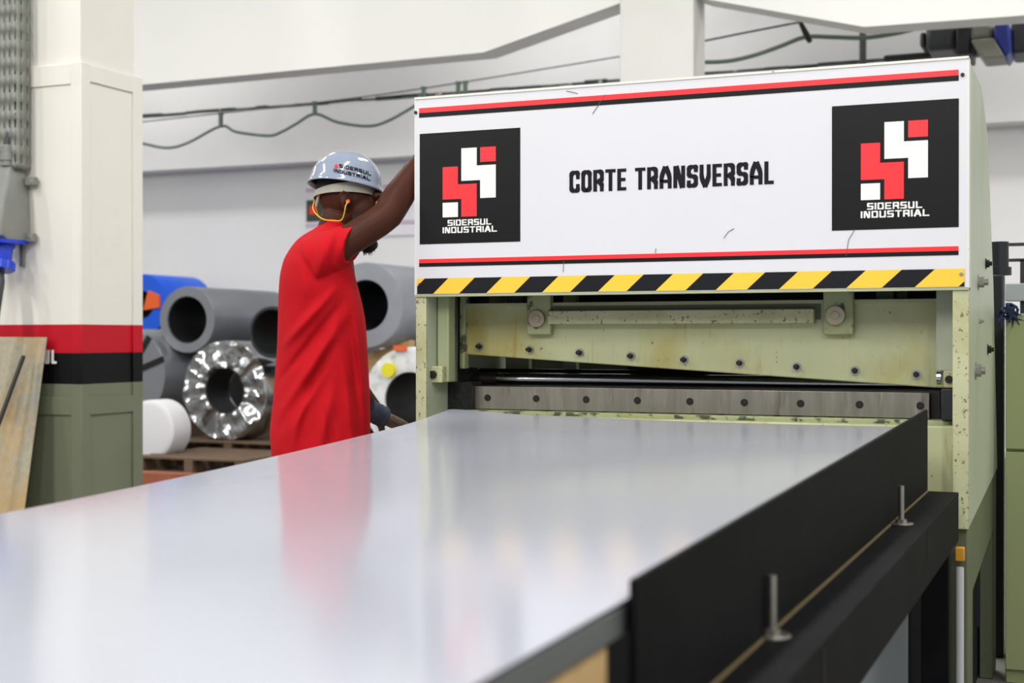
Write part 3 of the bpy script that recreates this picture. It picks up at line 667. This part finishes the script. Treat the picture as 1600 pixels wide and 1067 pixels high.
for i, (px, t, b) in enumerate(((345, 177, 199), (492, 160, 180), (662, 137, 158), (716, 129, 152), (727, 128, 152))):
    A = at(px, t, y=yc); B = at(px, b, y=yc); e = MB(); e.box(A.x-.018, A.x+.018, yc-.02, yc+.02, B.z, A.z); e.box(A.x-.028, A.x+.028, yc-.022, yc+.022, A.z-.02, A.z+.01)
    tag(obj('cable_hanger', e, 'wirec'), ['cable hanger nearest the cream pillar', 'cable hanger above and left of the grey helmet', 'cable hanger right above the top left corner of the sign board', 'left one of two close cable hangers above the sign board', 'right one of two close cable hangers above the sign board'][i], 'cable hanger', 'cable hangers on the support wire')
tag(obj('cable_hanger', MB().tube([at(1251, 36, y=8.4), at(1262, 58, y=8.4), at(1266, 66, y=8.4)], [.02, .03, .02], 8), 'bolt'), 'black tilted cable hanger right of the white column', 'cable hanger')
cd = at(1347, 80, y=10.1); tag(obj('conduit', MB().cyl((cd.x, 10.15, 3.6), (cd.x, 10.15, 6.2), .035, 12), 'hoistd'), 'vertical conduit on the back wall above the sign board', 'pipe')
# hoist
ho = thing('overhead_hoist', at(1520, 60, y=8.6), 'dark overhead hoist with grey and blue boxes behind the beam at upper right', 'hoist')
def hb(nm, a, b, y0, y1, m, bev=.02):
    A = at(*a, y=y0); B = at(*b, y=y0); return obj(nm, MB().box(A.x, B.x, y0, y1, B.z, A.z), m, ho, bevel=bev)
hb('motor', (1446, 38), (1495, 76), 8.6, 9.1, 'hoistd', .05); hb('motor_cap', (1437, 50), (1447, 73), 8.65, 9.0, 'dark', .03)
hb('track_beam', (1380, 86), (1700, 71), 9.0, 9.2, 'dark')
hb('mounting_plate', (1494, 34), (1516, 84), 8.5, 9.1, 'dark'); hb('gearbox', (1515, 36), (1552, 60), 8.5, 9.1, 'hoistg', .04)
P = [at(1516, 62, y=8.4), at(1552, 58, y=8.4), at(1571, 89, y=8.4), at(1536, 92, y=8.4)]
obj('control_box', MB().pris([p for p in P], [p+V((0, .4, 0)) for p in P]), 'hoistg', ho, bevel=.02)
P = [at(1553, 34, y=8.42), at(1577, 34, y=8.42), at(1579, 80, y=8.42), at(1571, 89, y=8.42), at(1553, 58, y=8.42)]
obj('drum_cover', MB().pris(P, [p+V((0, .5, 0)) for p in P]), 'hoistb', ho, bevel=.02)
hb('end_bracket', (1579, 28), (1650, 78), 8.7, 9.2, 'hoistd', .03)

# ------------------------------------------------------------------ poster
A, B = at(478, 294, y=10.48), at(670, 366, y=10.48)
po = thing('poster', ((A.x+B.x)/2, 10.49, 2.4), 'pale lilac poster with a small dark logo on the wall behind the worker', 'poster')
obj('paper', MB().box(A.x, B.x, 10.48, 10.495, B.z, A.z), 'poster', po)
for py in (297, 352): q = at(478, py, y=10.48).z; obj('border_line', MB().box(A.x, B.x, 10.476, 10.48, q-.03, q+.02), 'posterl', po)
a, b = at(479, 313, y=10.478), at(520, 345, y=10.478); obj('logo_patch', MB().box(a.x, b.x, 10.474, 10.48, b.z, a.z), 'olive', po)
a, b = at(484, 322, y=10.478), at(494, 335, y=10.478); obj('red_mark', MB().box(a.x, b.x, 10.470, 10.474, b.z, a.z), 'sred', po)

# ================================================================== COILS
def coil(nm, c, ry, ib, y0, ln, mface, lab, core='core', dent=0, rx=None, label_c='steel coil', extra=None, group='steel coils stacked at the back wall'):
    P = at(c[0], c[1], y=y0); T = at(c[0], c[1]-ry, y=y0); r = (T-P).length
    ri = r*ib
    th = thing(nm, (P.x, y0+ln/2, P.z-r), lab, label_c, group)
    seg = 96; R = []; rl = random.Random(int(c[0]))
    def rg(rad, y, wob=0, yw=0):
        out = []
        for k in range(seg):
            q = 2*math.pi*k/seg; w = 1+wob*noise.noise(V((math.cos(q)*3, math.sin(q)*3, rad*4+c[0]))); yy_ = y+yw*(abs(noise.noise(V((math.cos(q)*1.9, math.sin(q)*1.9, rad*1.6+c[0]*.1))))*2-.6+.5*noise.noise(V((math.cos(q)*rad*9, 3, math.sin(q)*rad*9))))
            out.append((P.x+math.cos(q)*rad*w, yy_, P.z+math.sin(q)*rad*w))
        return out
    body = MB()
    rings = [rg(ri, y0+ln), rg(ri, y0+.01)]
    nn = 10 if dent else 3
    for k in range(nn+1):
        t = k/nn; rings.append(rg(ri+(r*.985-ri)*t, y0+.0, dent*.3, dent*(.6 if 0 < k < nn else .15)))
    rings += [rg(r, y0+.015, dent*.25), rg(r, y0+ln, dent*.1), rg(ri, y0+ln)]
    body.loft(rings); obj('coil_body', body, mface, th)
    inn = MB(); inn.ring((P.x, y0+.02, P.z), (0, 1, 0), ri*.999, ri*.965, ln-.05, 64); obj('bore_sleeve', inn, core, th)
    if extra: extra(th, P, r, ri)
    return th, P, r, ri
# wooden saddle and pallets first
def plank(x0, x1, y0, y1, z0, z1, m, p): return obj('plank', MB().box(x0, x1, y0, y1, z0, z1), m, p, bevel=.004)
YC = 7.45
def strap(mat_, angs, wd=.03):
    def f(th, P, r, ri):
        for a in angs:
            q = math.radians(a); d = V((math.cos(q), 0, math.sin(q))); n = V((-d.z, 0, d.x))*wd
            e = MB(); y_ = -.012
            A = V((P.x, P.y+y_, P.z))+d*(ri*.98); B = V((P.x, P.y+y_, P.z))+d*(r*1.01)
            e.pris([A-n, B-n, B+n, A+n], [v+V((0, .02, 0)) for v in (A-n, B-n, B+n, A+n)]); obj('strap', e, mat_, th)
    return f
coil('steel_coil', (292, 499.5), 52, .71, YC+.1, 1.5, 'coil', 'smooth grey coil with wide dark bore resting on top of the row beside the pillar')
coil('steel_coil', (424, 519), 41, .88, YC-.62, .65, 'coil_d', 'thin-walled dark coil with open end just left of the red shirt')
coil('steel_coil', (351, 610), 78, .46, YC-.35, .4, 'foil', 'coil wrapped in crinkled shiny foil at the bottom of the stack', dent=.12)
coil('steel_coil', (200, 585), 71, .3, YC-.1, 1.1, 'coil', 'grey strapped coil half hidden behind the cream pillar', extra=strap('bolt', (55, 118, 20)))
coil('steel_coil', (222, 476), 48, .45, YC+1.68, .9, 'bluew', 'blue wrapped coil with an orange patch next to the pillar', extra=lambda th, P, r, ri: obj('orange_patch', MB().pxz([(P.x+r*.1, P.z-.18*r), (P.x+r*.3, P.z+.45*r), (P.x+r*.72, P.z+.3*r), (P.x+r*.75, P.z-.1*r)], P.y-.03, P.y+.02), 'orange', th))
coil('steel_coil', (571, 477), 67, .6, YC+.2, 1.4, 'coil_l', 'light grey coil with a wide black bore right of the worker')
coil('steel_coil', (640, 625), 83, .53, YC-.4, .9, 'plast', 'coil in torn white wrapping film between the worker and the machine', dent=.03,
     extra=lambda th, P, r, ri: (obj('yellow_sticker', MB().cyl((P.x-.42*r, P.y-.04, P.z+.56*r), (P.x-.42*r, P.y+.02, P.z+.56*r), r*.14, 20), 'yelp', th), obj('orange_sticker', MB().box(P.x-.3*r, P.x-.05*r, P.y-.04, P.y+.02, P.z+.93*r, P.z+1.03*r), 'orange', th)))
for i, (cc, lab) in enumerate((((304, 620), 'added dark coil filling in the shade behind the foil-wrapped coil'), ((488, 620), 'added dark coil filling in the shade behind the red shirt'), ((120, 620), 'added dark coil filling in the shade behind the pillar and strapped coil'), ((672, 620), 'added dark coil filling in the shade behind the white film-wrapped coil'))):  # added coils, coloured dark to give the shade between the front ones
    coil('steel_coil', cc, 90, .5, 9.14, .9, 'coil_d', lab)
coil('steel_coil', (672, 484), 44, .5, 9.14, .9, 'bluew', 'blue wrapped coil glimpsed between the worker and the machine')
# white roll
P = at(232, 672, y=6.15); r = (at(232, 625, y=6.15)-P).length
wr = MB(); pf = [(0, 0), (.82, 0), (.93, .02), (.985, .06), (1, .12), (1, 1.0), (.9, 1.02), (0, 1.02)]
wr.loft([[(P.x+math.cos(q)*r*a, P.y+b*.26, P.z+math.sin(q)*r*a) for q in [2*math.pi*k/64 for k in range(64)]] for a, b in [(max(a, .02), b) for a, b in pf]], True)
tag(obj('wrapped_roll', wr, 'paperw'), 'plain white wrapped roll lying at the foot of the pillar', 'roll')
# pallets
def pallet(x0, x1, y0, y1, zt, lab, mm='pallet'):
    th = thing('wooden_pallet', ((x0+x1)/2, (y0+y1)/2, 0), lab, 'pallet', 'wooden pallets under the coils')
    n = 5
    for k in range(n):
        w = (y1-y0)/n; plank(x0, x1, y0+k*w, y0+k*w+w*.72, zt-.022, zt, mm, th)
    for k in range(3):
        x = x0+(x1-x0-.09)*k/2; obj('bearer', MB().box(x, x+.09, y0, y1, .02, zt-.022), mm, th, bevel=.004)
    for k in (0, 2, 4):
        w = (y1-y0)/n; plank(x0, x1, y0+k*w, y0+k*w+w*.72, 0, .02, mm, th)
    return th
a = at(300, 715, y=6.6); b = at(420, 700, y=6.6)
pallet(a.x-.1, b.x+.2, 5.9, 6.95, .15, 'weathered wooden pallet lying in front of the foil-wrapped coil')
def cbot(c, ry, y0):
    P = at(c[0], c[1], y=y0); return P.z-(at(c[0], c[1]-ry, y=y0)-P).length
zf = cbot((351, 610), 78, YC-.35); fx0 = at(351, 610, y=YC-.35).x
pallet(fx0-.55, fx0+.75, 7.0, 8.3, zf, 'wooden pallet carrying the foil-wrapped coil')
ze = cbot((200, 585), 71, YC-.1); ex0 = at(200, 585, y=YC-.1).x
tag(obj('timber_block', MB().box(ex0-.3, ex0+.3, 7.4, 8.4, 0, ze), 'pallet', bevel=.01), 'heavy timber block under the strapped grey coil', 'timber')
zh = cbot((640, 625), 83, YC-.4); hx0 = at(640, 625, y=YC-.4).x
pallet(hx0-.6, hx0+.7, 7.0, 8.0, zh, 'wooden pallet under the white film-wrapped coil')
a = at(225, 735, y=5.2)
tag(obj('timber_beam', MB().box(a.x-.1, a.x+1.0, 5.1, 5.25, 0, .1), 'pallet2', bevel=.004), 'red-brown timber on the floor in front of the pallets', 'timber')
coil('steel_coil', (600, 668), 66, .5, 8.02, .45, 'coil_d', 'added dark coil supporting the tan wooden wedge and making the dark spot below')  # added to hold the wedge; its dark colour fills the shaded spot
P1, P2 = at(560, 604, y=8.02), at(640, 602, y=8.02); T1, T2 = at(560, 558, y=8.02), at(640, 531, y=8.02)
tag(obj('wooden_wedge', MB().pris([P1, P2, T2, T1], [v+V((0, .12, 0)) for v in (P1, P2, T2, T1)]), 'wood', bevel=.004), 'tan wooden wedge between the light grey coil and the white-wrapped coil', 'wooden wedge')
# ================================================================== THE WORKER
PD = 4.62
def q(px, py, b=0.0): return at(px, py, d=PD+b)
pc = q(505, 527); pp = thing('person', (pc.x, pc.y, 0), 'worker in red t-shirt and grey hard hat reaching up to the side of the machine', 'person')
bd = MB()
def tb(pts, rad, flat=1, seg=20, up=None): bd.tube(pts, rad, seg, up, flat)
MRX = 0.00213
# trunk
bd.tube([q(505, 745), q(505, 690), q(505, 600), q(508, 500), q(508, 430), q(512, 400), q(518, 380)], [.12, .13, .115, .125, .125, .11, .05], 24, Fv, .8)
bd.tube([q(508, 402, -.15), q(512, 395, 0), q(508, 402, .15)], [.062, .075, .062], 20)
tb([q(516, 405), q(522, 370), q(532, 335)], [.075, .062, .062])
AX = (Rv, Fv, Uv)
bd.ell(q(541, 300), (.096, .076, .100), AX, 28, 18)
bd.ell(q(563, 330), (.066, .060, .070), AX, 24, 14); bd.ell(q(566, 352), (.055, .052, .050), AX, 24, 14)
bd.ell(q(577, 374), (.026, .030, .024), AX); bd.ell(q(590, 308), (.022, .055, .02), AX)
bd.tube([q(592, 312), q(600, 328), q(603, 336)], [.009, .012, .015], 12); bd.ell(q(599, 338, -.014), (.010, .009, .008), AX); bd.ell(q(599, 338, .014), (.010, .009, .008), AX)
bd.ell(q(592, 352), (.012, .024, .006), AX); bd.ell(q(590, 358), (.012, .022, .007), AX)
for s in (-1, 1):   # ears
    e = [(547, 322, .076), (549, 311, .084), (545, 302, .093), (537, 299, .099), (531, 304, .102), (531, 313, .099), (536, 322, .092), (541, 329, .085), (545, 328, .078)]
    bd.tube([q(a, b_, s*c) for a, b_, c in e], [.003, .0036, .0042, .0048, .0048, .0045, .0045, .006, .004], 10)
    bd.ell(q(539, 313, s*.078), (.018, .007, .026), AX, 16, 10)
    bd.tube([q(541, 305, s*.086), q(537, 312, s*.087), q(539, 319, s*.084)], [.003, .0035, .003], 8)
# right arm raised to the machine
RW = at(676, 226, x=-.05)
tb([q(498, 408, -.13), q(512, 400, -.15), q(540, 379, -.148), q(570, 360, -.135), q(592, 346, -.12), q(607, 334, -.105)], [.060, .060, .051, .0505, .050, .050])
tb([q(594, 344, -.118), q(606, 335, -.105), q(612, 324, -.095), q(624, 305, -.065), q(643, 276, -.02), q(660, 250, .03), RW], [.038, .0505, .052, .0515, .043, .034, .029])
bd.ell(q(611, 343, -.10), (.024, .03, .024), AX)
# left arm lowered
LW = q(590, 647, .20)
tb([q(508, 404, .15), q(510, 440, .20), q(518, 500, .235), q(525, 545, .24)], [.060, .054, .047, .045])
tb([q(524, 540, .24), q(536, 570, .235), q(560, 610, .215), LW], [.044, .045, .038, .029])
# legs and hips
bd.ell(q(503, 760), (.125, .165, .13), AX, 24, 14)
feet = []
for s, dx in ((-1, -6), (1, 10)):
    hp = q(503, 770, s*.09); an = V((pc.x, pc.y, 0))+Rv*(dx*.004)+Fv*(s*.12); kn = hp.lerp(an, .5)+Rv*.02; kn.z = .50; an.z = .097
    bd.tube([hp, kn+V((0, 0, .2)), kn, kn-V((0, 0, .14)), an], [.088, .074, .056, .056, .038], 18)
    bd.tube([an, an-V((0, 0, .04))+Rv*.03, an-V((0, 0, .06))+Rv*.14], [.04, .038, .028], 14); feet.append(an)
def hand(mb, wr, D, N, curl, s=1.0, th=1, spread=.12):
    D = D.normalized(); N = (N-D*N.dot(D)).normalized(); S = D.cross(N)
    def sec(t, w, h):
        c = wr+D*t; return [c+S*(w*math.copysign(abs(math.cos(a))**.7, math.cos(a)))+N*(h*math.copysign(abs(math.sin(a))**.8, math.sin(a))) for a in [2*math.pi*k/20 for k in range(20)]]
    mb.loft([sec(-.03, .027*s, .021), sec(0, .028*s, .019), sec(.03, .037*s, .017), (sec(.07, .042*s, .016)), sec(.098, .04*s, .013)], True)
    for k, (o, ln, r) in enumerate(((-.031, .070, .0092), (-.0105, .079, .0096), (.0105, .075, .0094), (.030, .060, .0085))):
        p = wr+D*(.085-.004*abs(k-1))+S*(o*s); d = (D+S*(o*spread*8)).normalized(); P = [p-d*.02, p]; a = 0
        for j, f in enumerate((.45, .31, .24)):
            a += curl*(1, 1.1, .7)[j]*(1+.08*k); p = p+(d*math.cos(a)+N*math.sin(a))*ln*f*s; P.append(p)
        mb.tube(P, [r*1.05, r*1.05, r, r*.95, r*.72], 12)
    p = wr+D*.022-S*(.024*s)*th; d = (D*.62-S*.62*th+N*.45).normalized()
    mb.tube([p-d*.01, p+d*.03, p+d*.055+D*.006, p+d*.066+D*.026], [.017, .0135, .0115, .009], 12)
def mh(name, wr, D, N, **k):
    e = MB(); hand(e, wr, D, N, **k); o = obj(name, e, 'palm', pp); remesh(o, .0028, 2); return o
body = obj('body', bd, 'skin', pp); remesh(body, .0045, 4)
# gloves
d1 = (q(632, 668, .27)-LW).normalized()
g1 = mh('glove', LW+d1*.012, d1, -Uv*.8+Rv*.2, curl=.28, th=-1)
g1['label'] = 'brown-grey knitted work glove'
e = MB(); n_ = 12
cf = [LW-d1*.045+d1*(.075*k/n_) for k in range(n_+1)]
e.tube(cf, [(.038 if k % 3 else .035)+.003*(k == 0) for k in range(n_+1)], 28); obj('cuff', e, 'glove', g1)
d2 = V((.0, .25, 1)).normalized()
g2 = mh('glove', RW+d2*.02+V((.008, 0, 0)), d2, V((1, 0, 0)), curl=.04, th=1)
e = MB(); fa = (RW-q(660, 250, .03)).normalized(); cf = [RW-fa*.012+d2*.0+fa*(.05*k/8) for k in range(9)]; e.tube(cf, [(.0335 if k % 3 else .031) for k in range(9)], 24); obj('cuff', e, 'swht', g2)
# shirt
def tab(T, y):
    for (y0, v0), (y1, v1) in zip(T, T[1:]):
        if y <= y1:
            t = max(0, (y-y0)/(y1-y0)); t2 = t; return v0+(v1-v0)*t2
    return T[-1][1]
def smt(T, y, w=6): return sum(tab(T, y+k*w/2) for k in (-2, -1, 0, 1, 2))/5
BKT = [(340, 509), (352, 500), (360, 486), (370, 468), (385, 455), (405, 443), (430, 437), (460, 435), (500, 434), (540, 433), (580, 430), (630, 426), (675, 421), (712, 424), (790, 430)]
FRT = [(340, 538), (352, 545), (362, 546), (385, 547), (410, 550), (440, 557), (470, 565), (500, 571), (540, 574), (580, 576), (620, 578), (690, 579), (790, 577)]
LTB = [(340, .055), (352, .072), (360, .11), (370, .15), (385, .18), (410, .195), (450, .2), (520, .19), (600, .185), (700, .2), (790, .2)]
FOLD = [((524, 452), (438, 545), 7, .015), ((536, 470), (434, 600), 6, -.013), ((540, 492), (432, 655), 8, .014), ((520, 540), (440, 690), 6, -.012), ((500, 590), (430, 705), 8, .012),
        ((552, 455), (570, 620), 5, .010), ((546, 500), (566, 690), 6, -.012), ((538, 560), (552, 700), 7, .012), ((520, 600), (498, 710), 9, .011), ((508, 640), (524, 705), 6, -.008), ((478, 610), (455, 705), 7, .010),
        ((560, 500), (576, 640), 3.5, -.007), ((470, 400), (480, 470), 10, .008), ((528, 440), (556, 640), 10, -.007), ((446, 470), (440, 560), 5, -.005)]
def foldd(x, y):
    s = 0
    for (x0, y0), (x1, y1), w, a in FOLD:
        dx, dy = x1-x0, y1-y0; L2 = dx*dx+dy*dy; t = ((x-x0)*dx+(y-y0)*dy)/L2; tc = min(1, max(0, t))
        dd = math.hypot(x-x0-dx*tc, y-y0-dy*tc); s += 1.45*a*math.exp(-(dd/w)**2)*(.08+.92*math.sin(math.pi*min(1, max(0, .04+.9*tc))))
    return s
sh = MB(); rings = []; NS = 150
ys = [342+(785-342)*k/190 for k in range(191)]
for y_ in ys:
    l, r_, B_ = smt(BKT, y_), smt(FRT, y_), smt(LTB, y_); cx, a_ = (l+r_)/2, (r_-l)/2; R = []
    for k in range(NS):
        t = 2*math.pi*k/NS; c, s = math.cos(t), math.sin(t); c = math.copysign(abs(c)**.86, c); s = math.copysign(abs(s)**.86, s)
        px = cx+a_*c; f = foldd(px, y_)+.004*noise.noise(V((px*.05, y_*.03, s*2)))
        R.append(q(px, y_, B_*s-f*(1 if s < 0 else -1)*min(1, abs(s)*1.6)))
    rings.append(R)
sh.loft(rings, True)
for sd in (1,):
    SL = [((474, 418), (-10, -36), (-6, 0, -.07), -.08), ((486, 412), (-8, -40), (-8, 0, -.095), -.10), ((500, 405), (-4, -41), (-10, 2, -.102), -.125), ((514, 398), (-1, -39), (-12, 4, -.098), -.14), ((527, 391), (1, -37), (-14, 5, -.09), -.148), ((538, 387), (3, -34), (-15, 5, -.084), -.15), ((548, 382), (5, -32), (-16, 6, -.078), -.15), ((554, 379), (6, -31), (-17, 6, -.077), -.15)]
    rings = []
    for kk, ((cx, cy), u, v, bb) in enumerate(SL):
        R = []
        for k in range(64):
            t = 2*math.pi*k/64; px = cx+u[0]*math.cos(t)+v[0]*math.sin(t); py = cy+u[1]*math.cos(t)+v[1]*math.sin(t)
            b_ = bb+v[2]*math.sin(t); w = .010*math.sin(px*.20+py*.05)*(0 < kk < 6)
            R.append(q(px, py, b_-w*max(0, math.sin(t))))
        rings.append(R)
    for sc_2, bk in ((.93, 1), (.90, 6)):      # turned-in hem
        (cx, cy), u, v, bb = SL[-1]
        rings.append([q(cx-bk*.8+(u[0]*math.cos(t)+v[0]*math.sin(t))*sc_2, cy+bk*.6+(u[1]*math.cos(t)+v[1]*math.sin(t))*sc_2, bb+v[2]*math.sin(t)*sc_2) for t in [2*math.pi*k/64 for k in range(64)]])
    sh.loft(rings, True)
sh.tube([q(505, 400, .10), q(508, 412, .17), q(512, 450, .215), q(516, 480, .235)], [.10, .095, .082, .078], 24)
shirt = obj('t_shirt', sh, 'shirt', pp); remesh(shirt, .0042, 1)
# drape folds on the sleeve
# trousers
tr = MB(); tr.ell(q(503, 762), (.14, .18, .15), AX, 28, 16)
for s, an in zip((-1, 1), feet):
    hp = q(503, 775, s*.09); kn = hp.lerp(an, .5)+Rv*.02; kn.z = .5
    tr.tube([hp, kn+V((0, 0, .2)), kn, kn-V((0, 0, .2)), an+V((0, 0, .02))], [.108, .098, .084, .08, .078], 24)
o = obj('trousers', tr, 'denim', pp); remesh(o, .008, 2)
for an in feet:
    e = MB(); e.tube([an+V((0, 0, .06)), an-V((0, 0, .03)), an-V((0, 0, .045))+Rv*.05, an-V((0, 0, .05))+Rv*.15, an-V((0, 0, .055))+Rv*.19], [.056, .056, .052, .042, .02], 18)
    e.box(0, 0, 0, 0, 0, 0) if False else None
    o = obj('boot', e, 'boot', pp); remesh(o, .006, 2)
# eyes, beard, hair
for s in (-1, 1):
    c = q(592, 318, s*.03); e = MB(); e.ell(c, (.011, .012, .011), AX); ey = obj('eye', e, 'eye', pp); e = MB(); e.ell(c+Rv*.008, (.004, .005, .005), AX, 12, 8); obj('iris', e, 'iris', ey)
    e = MB(); e.tube([q(592, 309, s*.014), q(594, 307, s*.03), q(589, 308, s*.045)], [.003, .004, .002], 8); obj('eyebrow', e, 'hair', pp)
be = MB(); rr = random.Random(8)
be.ell(q(559, 341, -.052), (.016, .014, .022), AX)
be.tube([q(553, 335, -.060), q(557, 352, -.060), q(568, 372, -.046), q(580, 382, -.02), q(582, 383, .02), q(568, 372, .046), q(557, 352, .056), q(553, 335, .056)], [.007, .012, .017, .020, .020, .017, .012, .007], 14)
be.ell(q(576, 386), (.024, .034, .018), AX)
for k in range(420):
    t = rr.uniform(0, math.pi*2); s_x = rr.uniform(-1, 1); c = q(574+rr.gauss(0, 3.6), 387+rr.gauss(0, 3), rr.gauss(0, .018)); dd = (Rv*rr.gauss(.3, .6)-Uv*1+Fv*rr.gauss(0, .5)).normalized()
    be.tube([c, c+dd*rr.uniform(.008, .016)], [.0014, .0004], 4)
o = obj('beard', be, 'hair', pp)
ha = MB(); ha.ell(q(541, 299), (.0985, .0785, .1015), AX, 40, 26)
keep = []
hb_ = MB()
# helmet frame
HC = q(540, 290, 0)
hf = (q(598.5, 302)-q(480.5, 285.5)); hf.normalize(); hl = (Fv*math.cos(math.radians(9))-Uv*math.sin(math.radians(9))); hl = (hl-hf*hl.dot(hf)).normalized(); hu = hl.cross(hf).normalized()
if hu.z < 0: hu = -hu
RF, RL, RU = .1215, .108, .121
HC = q(540, 292.5, 0)
def hp_(rf, rl, z, t): return HC+hf*(rf*math.cos(t))+hl*(rl*math.sin(t))+hu*z
def hring(s, z, n=72): return [hp_(RF*s, RL*s, z, 2*math.pi*k/n) for k in range(n)]
he = MB(); pr_ = [(1.045, -.006), (1.055, -.003), (1.05, .001), (1.01, .008)]
for k in range(1, 15):
    f = math.pi/2*k/14.6; pr_.append((math.cos(f)**.92, .008+(RU-.008)*math.sin(f)))
R = [hring(s, z) for s, z in pr_]
inn = [(s*.955, z-.004) for s, z in pr_[3:]][::-1]
R += [hring(max(s, .01), z) for s, z in inn]+[hring(1.02, -.006), hring(1.045, -.006)]
he.loft(R)
hat = obj('hard_hat', he, 'helmet', pp, label='glossy grey hard hat')
li = MB(); li.loft([hring(.93, .004), hring(.90, .03), hring(.78, .07), hring(.4, .1), hring(.03, .108)]); obj('hat_lining', li, 'helmin', hat)
sb_ = MB(); A1 = []; A2 = []
bw = []
for k in range(41):
    t = math.radians(205+150*(k/40)) if False else 0
# headband: ribbon around the head from the forehead to the nape
NB = 72
def hbp(t, w, off):
    rf, rl = .1005+off, .0815+off
    drop = -.044*(1-math.cos(t))/2+.004
    wid = .016+.006*math.cos(t+.0)
    return q(541, 296)+hf*(rf*math.cos(t))+hl*(rl*math.sin(t))+hu*(drop+w*wid+.004)
sb_.loft([[hbp(2*math.pi*k/NB, w, o_) for w, o_ in ((-1, 0), (-1, .0025), (1, .0025), (1, 0))] for k in range(NB+1)])
obj('headband', sb_, 'band', hat)
e = MB(); e.tube([q(503, 292, -.04), q(498, 305, -.035), q(494, 322, -.03)], [.004, .0055, .004], 8); e.tube([q(503, 292, .04), q(498, 305, .035), q(494, 322, .03)], [.004, .0055, .004], 8); e.box(0, 0, 0, 0, 0, 0) if False else None
obj('adjuster_strap', e, 'band', hat)
# hair under the hat
hr = MB(); hr.loft([[q(539, 300)+hf*(.0975*c_*math.cos(t))+hl*(.0775*c_*math.sin(t))+hu*z_ for t in [2*math.pi*k/48 for k in range(48)]] for c_, z_ in ((.985, -.006), (1.0, .01), (.97, .035), (.82, .07), (.5, .095), (.05, .104))], True)
obj('hair', hr, 'hair', pp)
# lettering on the hat
def onhat(px, py, off):
    r_ = ray(px, py); o_ = CP-HC
    def tr_(v): return V((v.dot(hf)/(RF*1.0), v.dot(hl)/(RL*1.0), v.dot(hu)/(RU*1.0)))
    a = tr_(o_); b = tr_(r_); A = b.dot(b); B = 2*a.dot(b); C = a.dot(a)-1-off; D = max(B*B-4*A*C, 0); t = (-B-math.sqrt(D))/(2*A); return CP+r_*t
lt = MB()
def hl_text(s, p0, p1, hpx):
    L = math.hypot(p1[0]-p0[0], p1[1]-p0[1]); ux, uy = (p1[0]-p0[0])/L, (p1[1]-p0[1])/L
    def pl(u, v, w):
        k = u/L; bend = 1.6*(k*k-k)*-1
        x = p0[0]+ux*u+uy*v*0+0; y = p0[1]+uy*u-v-bend*2.2
        return onhat(x, y, .03+.03*w)
    text(lt, s, pl, 0, L, hpx, hpx*.25, rr=.3, gap=.2, wl={'I': .32, 'a': 1.1}, th=hpx*.22, sub=1.0)
hl_text('sIDERsUL', (530, 261.5), (580, 274.5), 5.6); hl_text('INDUsTRIaL', (521, 268.3), (579, 282.3), 5.2)
obj('hat_lettering', lt, 'ink', hat)
e = MB(); e.pris([onhat(x, y, .07) for x, y in ((523, 257), (528, 256.6), (528, 261.6), (523, 261.6))], [onhat(x, y, .0) for x, y in ((523, 257), (528, 256.6), (528, 261.6), (523, 261.6))]); obj('hat_emblem', e, 'sred', hat)
# ear plugs and cord
for s in (-1, 1):
    e = MB(); e.tube([q(544, 314, s*.080), q(543.5, 314.5, s*.094)], [.0055, .0065], 14); obj('ear_plug', e, 'plug', pp)
cp_ = [(543.5, 315, -.096), (540, 322, -.10), (538, 333, -.095), (535, 342, -.09), (530, 345, -.09), (520, 344.5, -.085), (508, 343.5, -.075), (499, 339, -.06), (492, 332, -.045), (489, 325, -.02), (490, 318, 0), (492, 312, .02), (493, 318, .04), (497, 335, .06), (508, 344, .08), (530, 345, .09), (538, 333, .095), (543.5, 315, .096)]
P = [q(*c) for c in cp_]; Q = [cr(P, k/120) for k in range(121)]
obj('ear_plug_cord', MB().tube(Q, .0021, 8), 'cord', pp, label='yellow ear plug cord')
